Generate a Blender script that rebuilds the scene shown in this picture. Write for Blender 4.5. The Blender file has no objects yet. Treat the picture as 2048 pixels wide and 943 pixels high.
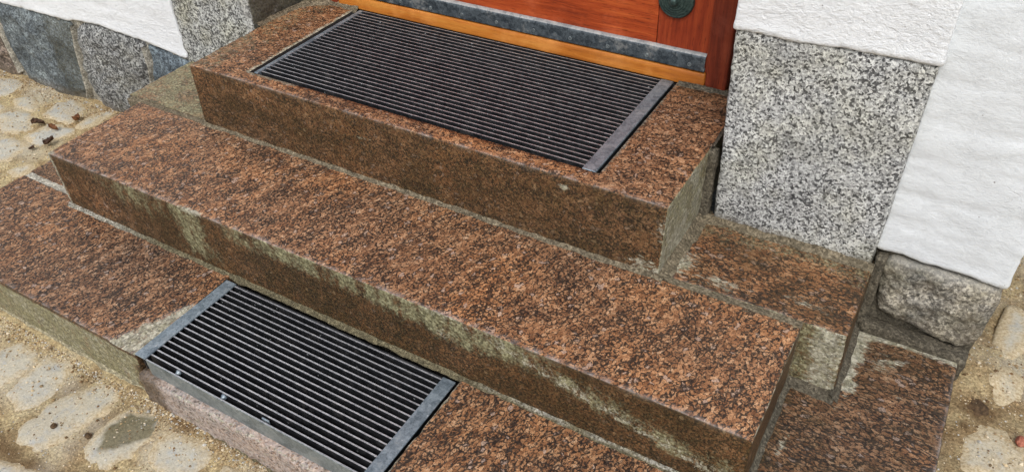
import bpy, math, random
import numpy as np
from mathutils import Vector, Matrix

random.seed(7)
RNG = np.random.default_rng(11)
scene = bpy.context.scene
col = scene.collection

# ------------------------------------------------------------------ camera
YAW, PITCH, ROLL = -0.5583, -0.6886, -0.0430
cam_d = bpy.data.cameras.new("camera")
cam = bpy.data.objects.new("camera", cam_d)
col.objects.link(cam)
d = Vector((math.sin(YAW) * math.cos(PITCH), math.cos(YAW) * math.cos(PITCH), math.sin(PITCH)))
r0 = Vector((math.cos(YAW), -math.sin(YAW), 0))
u0 = r0.cross(d)
cr, sr = math.cos(ROLL), math.sin(ROLL)
Rv = r0 * cr + u0 * sr
Uv = -r0 * sr + u0 * cr
m = Matrix((Rv, Uv, -d)).transposed().to_4x4()
m.translation = Vector((0.951, -1.5164, 0.8455))
cam.matrix_world = m
cam_d.sensor_width = 36
cam_d.lens = 27.805
cam_d.shift_x = 0.00111
cam_d.shift_y = 0.00528
cam_d.clip_start = 0.02
cam_d.clip_end = 500
scene.camera = cam

# ------------------------------------------------------------------ light: bright overcast day
SUN_EL, SUN_AZ = math.radians(52), math.radians(158)      # azimuth clockwise from +Y
world = bpy.data.worlds.new("World")
scene.world = world
world.use_nodes = True
wn = world.node_tree
wn.nodes.clear()
sky = wn.nodes.new("ShaderNodeTexSky")
sky.sky_type = 'NISHITA'
sky.sun_disc = False
sky.sun_elevation = SUN_EL
sky.sun_rotation = SUN_AZ
sky.air_density = 1.0
sky.dust_density = 4.0
sky.ozone_density = 1.0
hs = wn.nodes.new("ShaderNodeHueSaturation")
hs.inputs["Saturation"].default_value = 0.72
bg = wn.nodes.new("ShaderNodeBackground")
bg.inputs["Strength"].default_value = 0.15
wo = wn.nodes.new("ShaderNodeOutputWorld")
wn.links.new(sky.outputs[0], hs.inputs["Color"])
wn.links.new(hs.outputs[0], bg.inputs["Color"])
wn.links.new(bg.outputs[0], wo.inputs["Surface"])

sun_d = bpy.data.lights.new("sun", 'SUN')
sun_d.energy = 1.5
sun_d.angle = math.radians(25)
sun_d.color = (1.0, 0.99, 0.97)
sun = bpy.data.objects.new("sun", sun_d)
col.objects.link(sun)
sv = Vector((math.sin(SUN_AZ) * math.cos(SUN_EL), math.cos(SUN_AZ) * math.cos(SUN_EL), math.sin(SUN_EL)))
sun.rotation_euler = sv.to_track_quat('Z', 'Y').to_euler()

scene.view_settings.view_transform = 'Standard'
scene.view_settings.look = 'None'
scene.view_settings.exposure = 0.10
scene.view_settings.gamma = 1.0


# ------------------------------------------------------------------ numpy noise
def _hash(ix, iy, iz, seed):
    h = (ix.astype(np.uint32) * np.uint32(374761393) + iy.astype(np.uint32) * np.uint32(668265263)
         + iz.astype(np.uint32) * np.uint32(2147483647) + np.uint32(seed * 97531 + 17))
    h = (h ^ (h >> np.uint32(13))) * np.uint32(1274126177)
    h = (h ^ (h >> np.uint32(16))) * np.uint32(2246822519)
    return h ^ (h >> np.uint32(15))


def pnoise(P, scale=1.0, seed=0):
    """gradient noise, about -1..1"""
    p = np.asarray(P, float) * scale
    if p.shape[1] == 2:
        p = np.column_stack([p, np.zeros(len(p))])
    i = np.floor(p).astype(np.int64)
    f = p - i
    w = f * f * f * (f * (f * 6 - 15) + 10)
    out = 0
    for dx in (0, 1):
        for dy in (0, 1):
            for dz in (0, 1):
                h = _hash(i[:, 0] + dx, i[:, 1] + dy, i[:, 2] + dz, seed)
                gx = (h & np.uint32(1023)) / 511.5 - 1
                gy = ((h >> np.uint32(10)) & np.uint32(1023)) / 511.5 - 1
                gz = ((h >> np.uint32(20)) & np.uint32(1023)) / 511.5 - 1
                dot = gx * (f[:, 0] - dx) + gy * (f[:, 1] - dy) + gz * (f[:, 2] - dz)
                ww = (w[:, 0] if dx else 1 - w[:, 0]) * (w[:, 1] if dy else 1 - w[:, 1]) * (w[:, 2] if dz else 1 - w[:, 2])
                out = out + dot * ww
    return out * 1.2


def fbm(P, scale=1.0, oct=3, seed=0, gain=0.5):
    a, s, t = 1.0, scale, 0
    for o in range(oct):
        t = t + a * pnoise(P, s, seed + o * 13)
        a *= gain
        s *= 2.03
    return t


def sstep(a, b, x):
    t = np.clip((x - a) / (b - a), 0, 1)
    return t * t * (3 - 2 * t)


def poly_dist(P, poly):
    """signed distance to a 2D polygon, negative inside"""
    P = np.asarray(P, float)
    poly = np.asarray(poly, float)
    n = len(poly)
    dmin = np.full(len(P), 1e9)
    inside = np.zeros(len(P), bool)
    for i in range(n):
        a, b = poly[i], poly[(i + 1) % n]
        ab = b - a
        t = np.clip(((P - a) @ ab) / (ab @ ab + 1e-12), 0, 1)
        q = a + t[:, None] * ab
        dmin = np.minimum(dmin, np.hypot(*(P - q).T))
        c = ((a[1] > P[:, 1]) != (b[1] > P[:, 1])) & (P[:, 0] < (b[0] - a[0]) * (P[:, 1] - a[1]) / (b[1] - a[1] + 1e-12) + a[0])
        inside ^= c
    return np.where(inside, -dmin, dmin)


# ------------------------------------------------------------------ mesh helpers
def mk(name, V, F, mats, parent=None, attr=None, fmat=None, smooth=True, F3=None):
    """one mesh object from world-space vertices V, quads F (and triangles F3); local to the parent's base"""
    V = np.asarray(V, float)
    base = np.array(parent.location) if parent is not None else np.zeros(3)
    if parent is not None and parent.parent is not None:
        base = base + np.array(parent.parent.location)
    V = V - base
    me = bpy.data.meshes.new(name)
    F = np.zeros((0, 4), int) if F is None else np.asarray(F, int).reshape(-1, 4)
    F3 = np.zeros((0, 3), int) if F3 is None else np.asarray(F3, int).reshape(-1, 3)
    me.vertices.add(len(V))
    me.vertices.foreach_set("co", V.ravel())
    nl = len(F) * 4 + len(F3) * 3
    me.loops.add(nl)
    me.loops.foreach_set("vertex_index", np.concatenate([F.ravel(), F3.ravel()]))
    me.polygons.add(len(F) + len(F3))
    ls = np.concatenate([np.arange(len(F)) * 4, len(F) * 4 + np.arange(len(F3)) * 3])
    me.polygons.foreach_set("loop_start", ls)
    me.polygons.foreach_set("use_smooth", np.full(len(ls), smooth))
    if not isinstance(mats, (list, tuple)):
        mats = [mats]
    for mm in mats:
        me.materials.append(mm)
    if fmat is not None:
        me.polygons.foreach_set("material_index", np.asarray(fmat, int))
    me.update(calc_edges=True)
    me.validate()
    if attr is not None:
        a = me.attributes.new("stain", 'FLOAT_COLOR', 'POINT')
        A = np.zeros((len(V), 4))
        A[:, :attr.shape[1]] = attr
        a.data.foreach_set("color", A.ravel())
    o = bpy.data.objects.new(name, me)
    col.objects.link(o)
    if parent is not None:
        o.parent = parent
    return o


def empty(name, loc, label=None, cat=None, group=None, kind=None):
    o = bpy.data.objects.new(name, None)
    col.objects.link(o)
    o.location = loc
    o.empty_display_size = 0.05
    tag(o, label, cat, group, kind or "thing")
    return o


def tag(o, label=None, cat=None, group=None, kind=None):
    if label: o["label"] = label
    if cat: o["category"] = cat
    if group: o["group"] = group
    if kind: o["kind"] = kind
    return o


def axis_coords(a, b, res, r, extra=()):
    L = b - a
    c = [a, a + r * .3, a + r, a + 2 * r, b - 2 * r, b - r, b - r * .3, b]
    n = max(1, int(round((L - 4 * r) / res)))
    c += list(np.linspace(a + 2 * r, b - 2 * r, n + 1))
    c = np.array(sorted(set(np.round(c, 6))))
    for e in extra:
        c = c[np.abs(c - e) > res * .45]
        c = np.sort(np.append(c, e))
    return c


def slab(name, lo, hi, mats, parent=None, res=.008, r=.004, rvar=.6, amp=.0012, ascale=30, seed=0, corners=None,
         attr=None, skip=('z0',), hole=None, hole_depth=.05, disp=None, edgefn=None, hole_mat=None):
    """A block of stone or plaster: subdivided box with worn, uneven edges.  corners: {(i,j,k): (dx,dy,dz)} offsets."""
    lo, hi = np.array(lo, float), np.array(hi, float)
    ex = [[], [], []]
    if hole:
        ex[0] = [hole[0], hole[1]]
        ex[1] = [hole[2], hole[3]]
    A = [axis_coords(lo[k], hi[k], res, min(r, (hi[k] - lo[k]) * .2), ex[k]) for k in range(3)]
    n = [len(a) for a in A]
    ids = {}
    idg = -np.ones(n, int)
    I, J, K = np.meshgrid(*[np.arange(k) for k in n], indexing='ij')
    surf = (I == 0) | (I == n[0] - 1) | (J == 0) | (J == n[1] - 1) | (K == 0) | (K == n[2] - 1)
    idg[surf] = np.arange(surf.sum())
    P = np.column_stack([A[0][I[surf]], A[1][J[surf]], A[2][K[surf]]])
    faces = []

    def grid(ar, flip):
        q = np.stack([ar[:-1, :-1], ar[1:, :-1], ar[1:, 1:], ar[:-1, 1:]], -1)
        if flip: q = q[..., ::-1]
        return q
    for key, ar, flip in (('x0', idg[0], True), ('x1', idg[-1], False), ('y0', idg[:, 0], False), ('y1', idg[:, -1], True),
                          ('z0', idg[:, :, 0], True), ('z1', idg[:, :, -1], False)):
        if key in skip: continue
        q = grid(ar, flip)
        if key == 'z1' and hole:
            cx = .5 * (A[0][:-1] + A[0][1:])
            cy = .5 * (A[1][:-1] + A[1][1:])
            inh = ((cx[:, None] > hole[0]) & (cx[:, None] < hole[1]) & (cy[None] > hole[2]) & (cy[None] < hole[3]))
            q = q[~inh]
        faces.append(q.reshape(-1, 4))
    F = np.concatenate(faces)
    c, h = (lo + hi) / 2, (hi - lo) / 2
    p = P - c
    rr = r * (1 + rvar * fbm(P, 45, 3, seed + 5) + rvar * np.clip(fbm(P, 19, 3, seed + 9) - .30, 0, 1) * 7)
    rr = np.clip(rr, r * .25, r * 5)[:, None]
    rr = np.minimum(rr, h.min() * .45)
    inner = np.clip(p, -(h - rr), h - rr)
    dd = p - inner
    ln = np.linalg.norm(dd, axis=1, keepdims=True) + 1e-9
    N = dd / ln
    edge = (np.abs(dd) > rr * .05).sum(1) > 1
    Q = c + inner + N * np.minimum(rr, ln)
    if amp:
        Q = Q + N * (amp * fbm(P, ascale, 4, seed + 1))[:, None]
    if disp is not None:
        Q = disp(Q, N, P)
    if corners:
        t = (P - lo) / (hi - lo)
        for (i, j, k), off in corners.items():
            w = (t[:, 0] if i else 1 - t[:, 0]) * (t[:, 1] if j else 1 - t[:, 1]) * (t[:, 2] if k else 1 - t[:, 2])
            Q = Q + w[:, None] * np.array(off)
    at = None
    if attr is not None:
        at = attr(P, N, edge)
    fm = np.zeros(len(F), int)
    if hole:
        ix = np.where((A[0] >= hole[0] - 1e-6) & (A[0] <= hole[1] + 1e-6))[0]
        iy = np.where((A[1] >= hole[2] - 1e-6) & (A[1] <= hole[3] + 1e-6))[0]
        ring = [idg[i, iy[0], -1] for i in ix] + [idg[ix[-1], j, -1] for j in iy[1:]] + \
               [idg[i, iy[-1], -1] for i in ix[::-1][1:]] + [idg[ix[0], j, -1] for j in iy[::-1][1:-1]]
        ring = np.array(ring)
        b0 = len(Q)
        low = Q[ring].copy()
        low[:, 2] = hi[2] - hole_depth
        Q = np.concatenate([Q, low])
        nr = len(ring)
        k = np.arange(nr)
        k2 = (k + 1) % nr
        W = np.column_stack([ring[k], b0 + k, b0 + k2, ring[k2]])[:, ::-1]
        cc = len(Q)
        Q = np.concatenate([Q, [[.5 * (hole[0] + hole[1]), .5 * (hole[2] + hole[3]), hi[2] - hole_depth]]])
        T = np.column_stack([b0 + k, b0 + k2, np.full(nr, cc)])
        if at is not None:
            at = np.concatenate([at, np.zeros((nr + 1, at.shape[1]))])
        return mk(name, Q, np.concatenate([F, W]), mats, parent, at, np.concatenate([fm, np.full(len(W) + len(T), 1 if hole_mat else 0)]), True, T)
    return mk(name, Q, F, mats, parent, at, fm)


def resample(poly, M):
    P = np.asarray(poly, float)
    Q = np.vstack([P, P[:1]])
    L = np.r_[0, np.cumsum(np.linalg.norm(np.diff(Q, axis=0), axis=1))]
    t = np.linspace(0, L[-1], M, endpoint=False)
    return np.column_stack([np.interp(t, L, Q[:, k]) for k in range(2)])


def chaikin(poly, it=2):
    P = np.asarray(poly, float)
    for _ in range(it):
        N = np.roll(P, -1, 0)
        P = np.stack([.75 * P + .25 * N, .25 * P + .75 * N], 1).reshape(-1, 2)
    return P


def pillow(name, poly, mat, parent, to3, bulge, depth, prof=.12, M=72, K=14, nz=.002, nscale=40, jit=.003, seed=0, flatp=3.0, attr=None, soft=2):
    """a stone from its outline: to3(uv, h) gives the 3D point at height h above the face plane"""
    O = resample(chaikin(poly, soft), M)
    if soft == 0:
        w_ = max(1, M // 24)
        O = sum(np.roll(O, k_, 0) for k_ in range(-w_, w_ + 1)) / (2 * w_ + 1)
    c = O.mean(0)
    j = pnoise(O, 28, seed) * jit + pnoise(O, 75, seed + 3) * jit * .5
    dirv = (O - c) / (np.linalg.norm(O - c, axis=1, keepdims=True) + 1e-9)
    O = O + dirv * j[:, None]
    ss = np.r_[1.0, 1.0, np.linspace(.975, .12, K)]
    V, uvs, hs_ = [], [], []
    for i, s in enumerate(ss):
        uv = c + (O - c) * s
        if i == 0:
            h = np.full(M, -depth)
        else:
            h = bulge * (1 - s ** flatp) - (prof * bulge if i == 1 else 0)
            h = h + nz * fbm(np.column_stack([uv, np.full(M, seed * 1.7)]), nscale, 4, seed + 2, .55)
        V.append(to3(uv, h))
        uvs.append(uv)
    V.append(to3(c[None], np.array([bulge])))
    V = np.concatenate(V)
    F = []
    R = len(ss)
    k = np.arange(M)
    k2 = (k + 1) % M
    for i in range(R - 1):
        F.append(np.column_stack([i * M + k, i * M + k2, (i + 1) * M + k2, (i + 1) * M + k]))
    T = np.column_stack([(R - 1) * M + k, (R - 1) * M + k2, np.full(M, R * M)])
    at = attr(V) if attr else None
    return mk(name, V, np.concatenate(F), mat, parent, at, None, True, T)


def box(name, lo, hi, mats, parent, bev=.0008, topmat=None):
    """crisp bar with a small chamfer"""
    lo, hi = np.array(lo, float), np.array(hi, float)
    b = min(bev, (hi - lo).min() * .4)
    c, h = (lo + hi) / 2, (hi - lo) / 2
    V, idx = [], {}
    for ax in range(3):
        for s in (-1, 1):
            for a in (-1, 1):
                for e in (-1, 1):
                    v = np.zeros(3)
                    o = [k for k in range(3) if k != ax]
                    v[ax] = s * h[ax]
                    v[o[0]] = a * (h[o[0]] - b)
                    v[o[1]] = e * (h[o[1]] - b)
                    sg = [0, 0, 0]
                    sg[ax], sg[o[0]], sg[o[1]] = s, a, e
                    idx[(ax, tuple(sg))] = len(V)
                    V.append(c + v)
    F, T, fm = [], [], []
    for ax in range(3):
        o = [k for k in range(3) if k != ax]
        for s in (-1, 1):
            q = []
            for a, e in ((-1, -1), (1, -1), (1, 1), (-1, 1)):
                sg = [0, 0, 0]
                sg[ax], sg[o[0]], sg[o[1]] = s, a, e
                q.append(idx[(ax, tuple(sg))])
            if (s > 0) == (ax == 1): q = q[::-1]
            F.append(q)
            fm.append(1 if (topmat and ax == 2 and s > 0) else 0)
    for ax in range(3):                       # chamfers along edges parallel to ax
        o = [k for k in range(3) if k != ax]
        for a in (-1, 1):
            for e in (-1, 1):
                q = []
                for face, s in ((o[0], -1), (o[0], 1), (o[1], 1), (o[1], -1)):
                    sg = [0, 0, 0]
                    sg[ax], sg[o[0]], sg[o[1]] = s, a, e
                    q.append(idx[(face, tuple(sg))])
                if (a * e > 0) == (ax != 1): q = q[::-1]
                F.append(q)
                fm.append(0)
    for a in (-1, 1):
        for e in (-1, 1):
            for g in (-1, 1):
                t = [idx[(ax, (a, e, g))] for ax in range(3)]
                if a * e * g < 0: t = t[::-1]
                T.append(t)
    fm += [0] * len(T)
    return mk(name, np.array(V), np.array(F), mats, parent, None, fm, False, np.array(T))


def lathe(name, prof, centre, axis_pt, mat, parent, M=40):
    """profile [(radius, out)] turned about the -Y axis through centre"""
    V, F = [], []
    th = np.linspace(0, 2 * np.pi, M, endpoint=False)
    for rad, out in prof:
        V.append(np.column_stack([centre[0] + rad * np.cos(th), np.full(M, centre[1] - out), centre[2] + rad * np.sin(th)]))
    k = np.arange(M)
    k2 = (k + 1) % M
    for i in range(len(prof) - 1):
        F.append(np.column_stack([i * M + k, i * M + k2, (i + 1) * M + k2, (i + 1) * M + k]))
    V = np.concatenate(V)
    n = len(V)
    V = np.concatenate([V, [[centre[0], centre[1] - prof[-1][1], centre[2]]]])
    i = len(prof) - 1
    T = np.column_stack([i * M + k, i * M + k2, np.full(M, n)])
    return mk(name, V, np.concatenate(F), mat, parent, None, None, True, T)


def joint(name, path, parent, mat, side, w, h, wj=.35, seed=0, sink=.004, res=.008, up=(0, 0, 1), attr=None):
    """mortar fillet along a path: runs up the wall by h and out over the slab by w; side = horizontal direction away from the wall"""
    path = np.array(path, float)
    L = np.r_[0, np.cumsum(np.linalg.norm(np.diff(path, axis=0), axis=1))]
    n = max(3, int(L[-1] / res))
    t = np.linspace(0, L[-1], n)
    P = np.column_stack([np.interp(t, L, path[:, k]) for k in range(3)])
    s, up = np.array(side, float), np.array(up, float)
    ww = w * (1 + wj * fbm(P, 22, 3, seed) + wj * .5 * pnoise(P, 90, seed + 4))
    hh = h * (1 + wj * fbm(P, 25, 3, seed + 7))
    prof = [(-sink, 1.0, True), (.0, .96, False), (.12, .62, False), (.35, .30, False), (.65, .14, False), (.92, .06, False), (1.05, -.6, False)]
    V = []
    for a, b, st in prof:
        aa = np.full(n, a) if st else a * ww
        q = P + aa[:, None] * s + (b * hh)[:, None] * up
        q = q + (.0012 * fbm(q, 60, 3, seed + 2))[:, None] * up
        V.append(q)
    V = np.concatenate(V)
    F = []
    k = np.arange(n - 1)
    for i in range(len(prof) - 1):
        F.append(np.column_stack([i * n + k, i * n + k + 1, (i + 1) * n + k + 1, (i + 1) * n + k]))
    F = np.concatenate(F)
    v = V[F[0]]
    if np.dot(np.cross(v[1] - v[0], v[3] - v[0]), up + s) < 0: F = F[:, ::-1]
    return mk(name, V, F, mat, parent, attr(V) if attr else None)


# ------------------------------------------------------------------ material helpers
class NT:
    def __init__(s, name):
        s.mat = bpy.data.materials.new(name)
        s.mat.use_nodes = True
        s.t = s.mat.node_tree
        s.t.nodes.clear()
        s.out = s.t.nodes.new("ShaderNodeOutputMaterial")
        s.b = s.t.nodes.new("ShaderNodeBsdfPrincipled")
        s.t.links.new(s.b.outputs[0], s.out.inputs[0])
        s.co = s.n("ShaderNodeTexCoord").outputs["Object"]
        s._at = None

    def n(s, typ, props=None, **ins):
        nd = s.t.nodes.new(typ)
        for k, v in (props or {}).items(): setattr(nd, k, v)
        for k, v in ins.items():
            key = int(k[1:]) if k[0] == '_' and k[1:].isdigit() else k
            s.set(nd.inputs[key], v)
        return nd

    def set(s, inp, v):
        if hasattr(v, "is_output"):
            s.t.links.new(v, inp)
        else:
            if isinstance(v, tuple) and len(v) == 3 and inp.type == 'RGBA': v = (*v, 1)
            inp.default_value = v

    def math(s, op, a, b=0.0, c=0.0, clamp=False):
        nd = s.t.nodes.new("ShaderNodeMath")
        nd.operation = op
        nd.use_clamp = clamp
        for i, v in enumerate((a, b, c)): s.set(nd.inputs[i], v)
        return nd.outputs[0]

    def ramp(s, f, stops, interp='LINEAR'):
        nd = s.t.nodes.new("ShaderNodeValToRGB")
        e = nd.color_ramp
        e.interpolation = interp
        while len(e.elements) > 1: e.elements.remove(e.elements[0])
        e.elements[0].position = stops[0][0]
        for i, (p, c) in enumerate(stops):
            el = e.elements[0] if i == 0 else e.elements.new(p)
            if not isinstance(c, tuple): c = (c, c, c)
            el.color = (*c, 1)
        s.set(nd.inputs[0], f)
        return nd.outputs[0]

    def noise(s, co, scale, detail=2.0, rough=.5, out=0, dist=0.0):
        nd = s.n("ShaderNodeTexNoise", None, Vector=co, Scale=scale, Detail=detail, Roughness=rough, Distortion=dist)
        return nd.outputs[out]

    def vor(s, co, scale, feature='F1', out="Color", rnd=1.0):
        nd = s.n("ShaderNodeTexVoronoi", {"feature": feature}, Vector=co, Scale=scale, Randomness=rnd)
        return nd.outputs[out]

    def mix(s, f, a, b, mode='MIX'):
        nd = s.t.nodes.new("ShaderNodeMix")
        nd.data_type = 'RGBA'
        nd.blend_type = mode
        nd.clamp_factor = True
        s.set(nd.inputs[0], f)
        s.set(nd.inputs[6], a)
        s.set(nd.inputs[7], b)
        return nd.outputs[2]

    def sep(s, c):
        return s.n("ShaderNodeSeparateColor", None, Color=c).outputs

    def stain(s):
        if s._at is None:
            a = s.n("ShaderNodeAttribute", {"attribute_name": "stain"})
            q = s.sep(a.outputs["Color"])
            s._at = (q[0], q[1], q[2], a.outputs["Alpha"])
        return s._at

    def mapping(s, co, rot=(0, 0, 0), scale=(1, 1, 1), loc=(0, 0, 0)):
        return s.n("ShaderNodeMapping", None, Vector=co, Rotation=rot, Scale=scale, Location=loc).outputs[0]

    def warp(s, co, scale, amt):
        nz = s.noise(co, scale, 2, .5, 1)
        sub = s.n("ShaderNodeVectorMath", {"operation": 'SUBTRACT'}, _0=nz, _1=(.5, .5, .5)).outputs[0]
        sc = s.n("ShaderNodeVectorMath", {"operation": 'SCALE'}, _0=sub, Scale=amt).outputs[0]
        return s.n("ShaderNodeVectorMath", {"operation": 'ADD'}, _0=co, _1=sc).outputs[0]

    def bump(s, h, dist=.002, strength=1.0, prev=None):
        nd = s.n("ShaderNodeBump", None, Height=h, Distance=dist, Strength=strength)
        if prev is not None: s.set(nd.inputs["Normal"], prev)
        return nd.outputs[0]

    def fin(s, base, rough=.6, normal=None, metal=0.0, spec=.5):
        s.set(s.b.inputs["Base Color"], base)
        s.set(s.b.inputs["Roughness"], rough)
        s.set(s.b.inputs["Metallic"], metal)
        s.set(s.b.inputs["Specular IOR Level"], spec)
        if normal is not None: s.set(s.b.inputs["Normal"], normal)
        return s.mat


def granite_red(name, ang, tone=1.0, seed=0.0, stretch=2.0, darkamt=.5, hue=0.0, cell=142, grey=0.0):
    """brown-red foliated granite; stain channels: r algae film, g lime/cement bloom, b dark olive dirt plus painted riser shade, a worn pale edge"""
    s = NT(name)
    co = s.mapping(s.co, (0, 0, 0), (1, 1, 1), (seed, seed * .7, seed * .3))
    co = s.mapping(s.mapping(co, (0, 0, -ang)), (0, 0, 0), (1 / stretch, 1, 1))
    co = s.warp(co, 40, .008)
    # feldspar: rounded grains of brown, orange and tan ...
    big = s.noise(co, cell * .55, 3, .6)
    cells = s.sep(s.vor(co, cell))
    small = s.sep(s.vor(co, cell * 2.3))
    t = s.math('ADD', s.math('MULTIPLY', big, .50), s.math('ADD', s.math('MULTIPLY', cells[0], .34), s.math('MULTIPLY', small[0], .16)))
    feld = s.ramp(t, [(.22, (.10, .048, .024)), (.38, (.235, .121, .060)), (.52, (.355, .198, .102)), (.66, (.45, .282, .162)), (.82, (.55, .42, .30))])
    pale = s.math('GREATER_THAN', cells[1], .955)
    feld = s.mix(s.math('MULTIPLY', pale, .6), feld, (.44, .39, .37))
    # ... each outlined by dark mica threads that thicken in streaks along the foliation
    cs = s.mapping(co, (0, 0, 0), (.55, 1.2, 1))
    low = s.noise(cs, 38, 4, .62)
    dn = s.noise(co, cell * 1.6, 3, .7, dist=.4)
    ed = s.vor(co, cell, 'DISTANCE_TO_EDGE', 'Distance')
    ed2 = s.vor(co, cell * 1.9, 'DISTANCE_TO_EDGE', 'Distance')
    wd = s.math('ADD', s.math('MULTIPLY', s.math('SUBTRACT', low, .5), .62), s.math('ADD', s.math('MULTIPLY', s.math('SUBTRACT', dn, .5), 1.25), darkamt * .30 - .03))
    d1 = s.math('MULTIPLY', s.math('SUBTRACT', wd, ed), 9.0, clamp=True)
    d2 = s.math('MULTIPLY', s.math('SUBTRACT', s.math('SUBTRACT', wd, .05), ed2), 7.0, clamp=True)
    dmask = s.math('MAXIMUM', d1, s.math('MULTIPLY', d2, .85))
    sm = small
    mica = s.ramp(sm[1], [(0, (.007, .006, .006)), (.7, (.020, .017, .015)), (1, (.075, .055, .042))])
    c = s.mix(.35, feld, s.ramp(dn, [(.32, .55), (.5, 1.0), (.68, 1.35)]), 'MULTIPLY')
    c = s.mix(s.math('MULTIPLY', dmask, .95), c, mica)
    fine = s.noise(s.co, 520, 2, .6)
    c = s.mix(.75, c, s.ramp(fine, [(.32, .55), (.5, 1.0), (.68, 1.5)]), 'MULTIPLY')
    lowt = s.noise(s.co, 5.5, 3, .55)
    c = s.mix(.6, c, s.ramp(lowt, [(.32, (.72, .72, .76)), (.68, (1.18, 1.08, .98))]), 'MULTIPLY')
    bw = s.n("ShaderNodeRGBToBW", None, Color=c).outputs[0]
    c = s.mix(s.ramp(s.noise(s.co, 2.6, 4, .6), [(.36, .26), (.60, .0)]), c, s.mix(1.0, bw, (1.12, .97, .84), 'MULTIPLY'))
    c = s.mix(1.0, c, (tone, tone * (1 - hue * .5), tone * (1 - hue)), 'MULTIPLY')
    if grey: c = s.mix(grey, c, s.ramp(s.sep(s.vor(s.co, 230))[0], [(0, (.10, .09, .085)), (.3, (.36, .32, .30)), (1, (.56, .52, .50))]))
    al, li, di, we = s.stain()
    gr = s.noise(s.co, 170, 4, .7)
    gl = s.noise(s.co, 34, 4, .65)
    # worn edges, paler
    spk = s.ramp(s.sep(s.vor(s.warp(s.co, 200, .003), 215))[0], [(0, .40), (.35, .80), (.7, 1.08), (1, 1.55)])
    wem = s.math('MULTIPLY', we, s.ramp(gl, [(.42, 0.0), (.62, 1.0)]))
    c = s.mix(wem, c, s.ramp(gr, [(.3, (.20, .17, .15)), (.7, (.52, .47, .44))]))
    # olive dirt film, also painting the risers' shade into the colour; grain shows through
    dim = s.math('MULTIPLY', di, s.ramp(gl, [(.25, .78), (.7, 1.08)]), clamp=True)
    film = s.ramp(s.noise(s.co, 205, 4, .78), [(.37, (.005, .0042, .0025)), (.5, (.033, .0245, .0100)), (.64, (.15, .096, .039))])
    cf = s.mix(1.0, c, (.34, .25, .135), 'MULTIPLY')
    tan = s.n("ShaderNodeTexVoronoi", None, Vector=s.warp(s.co, 90, .01), Scale=62.0)
    tsp = s.math('MULTIPLY', s.math('LESS_THAN', tan.outputs["Distance"], .26), s.math('GREATER_THAN', s.sep(tan.outputs["Color"])[0], .93))
    film = s.mix(s.math('MULTIPLY', tsp, .7), film, (.24, .17, .09))
    c = s.mix(dim, c, s.mix(.76, cf, film))
    alm = s.ramp(s.math('ADD', al, s.math('ADD', s.math('MULTIPLY', s.math('SUBTRACT', gl, .5), .95), s.math('MULTIPLY', s.math('SUBTRACT', gr, .5), 1.3))), [(.22, 0.0), (.8, .92)])
    alm = s.math('MULTIPLY', alm, s.math('GREATER_THAN', al, .01))
    c = s.mix(alm, c, s.mix(.8, s.ramp(gr, [(.30, (.075, .070, .036)), (.5, (.21, .20, .112)), (.70, (.37, .355, .225))]), spk, 'MULTIPLY'))
    lim = s.ramp(s.math('ADD', li, s.math('MULTIPLY', s.math('SUBTRACT', s.noise(s.mapping(co, (0, 0, 0), (.5, 1.25, 1)), 120, 5, .8), .5), 2.1)), [(.42, 0.0), (.66, .95)])
    lim = s.math('MULTIPLY', lim, s.math('GREATER_THAN', li, .01))
    c = s.mix(lim, c, s.mix(.8, s.mix(.55, s.ramp(s.noise(s.co, 190, 4, .8), [(.34, (.06, .056, .04)), (.5, (.30, .29, .225)), (.64, (.60, .59, .52))]), s.ramp(s.noise(s.co, 45, 4, .65), [(.35, (.21, .20, .11)), (.65, (.50, .48, .38))])), spk, 'MULTIPLY'))
    h = s.math('ADD', s.math('MULTIPLY', fine, .5), s.math('ADD', s.math('MULTIPLY', dn, 1.0), s.math('MULTIPLY', sm[2], .35)))
    nrm = s.bump(h, .0016, .75)
    ro = s.math('ADD', s.math('MULTIPLY', s.noise(co, 120, 2), .35), .34)
    return s.fin(c, ro, nrm, 0, .36)


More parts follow.
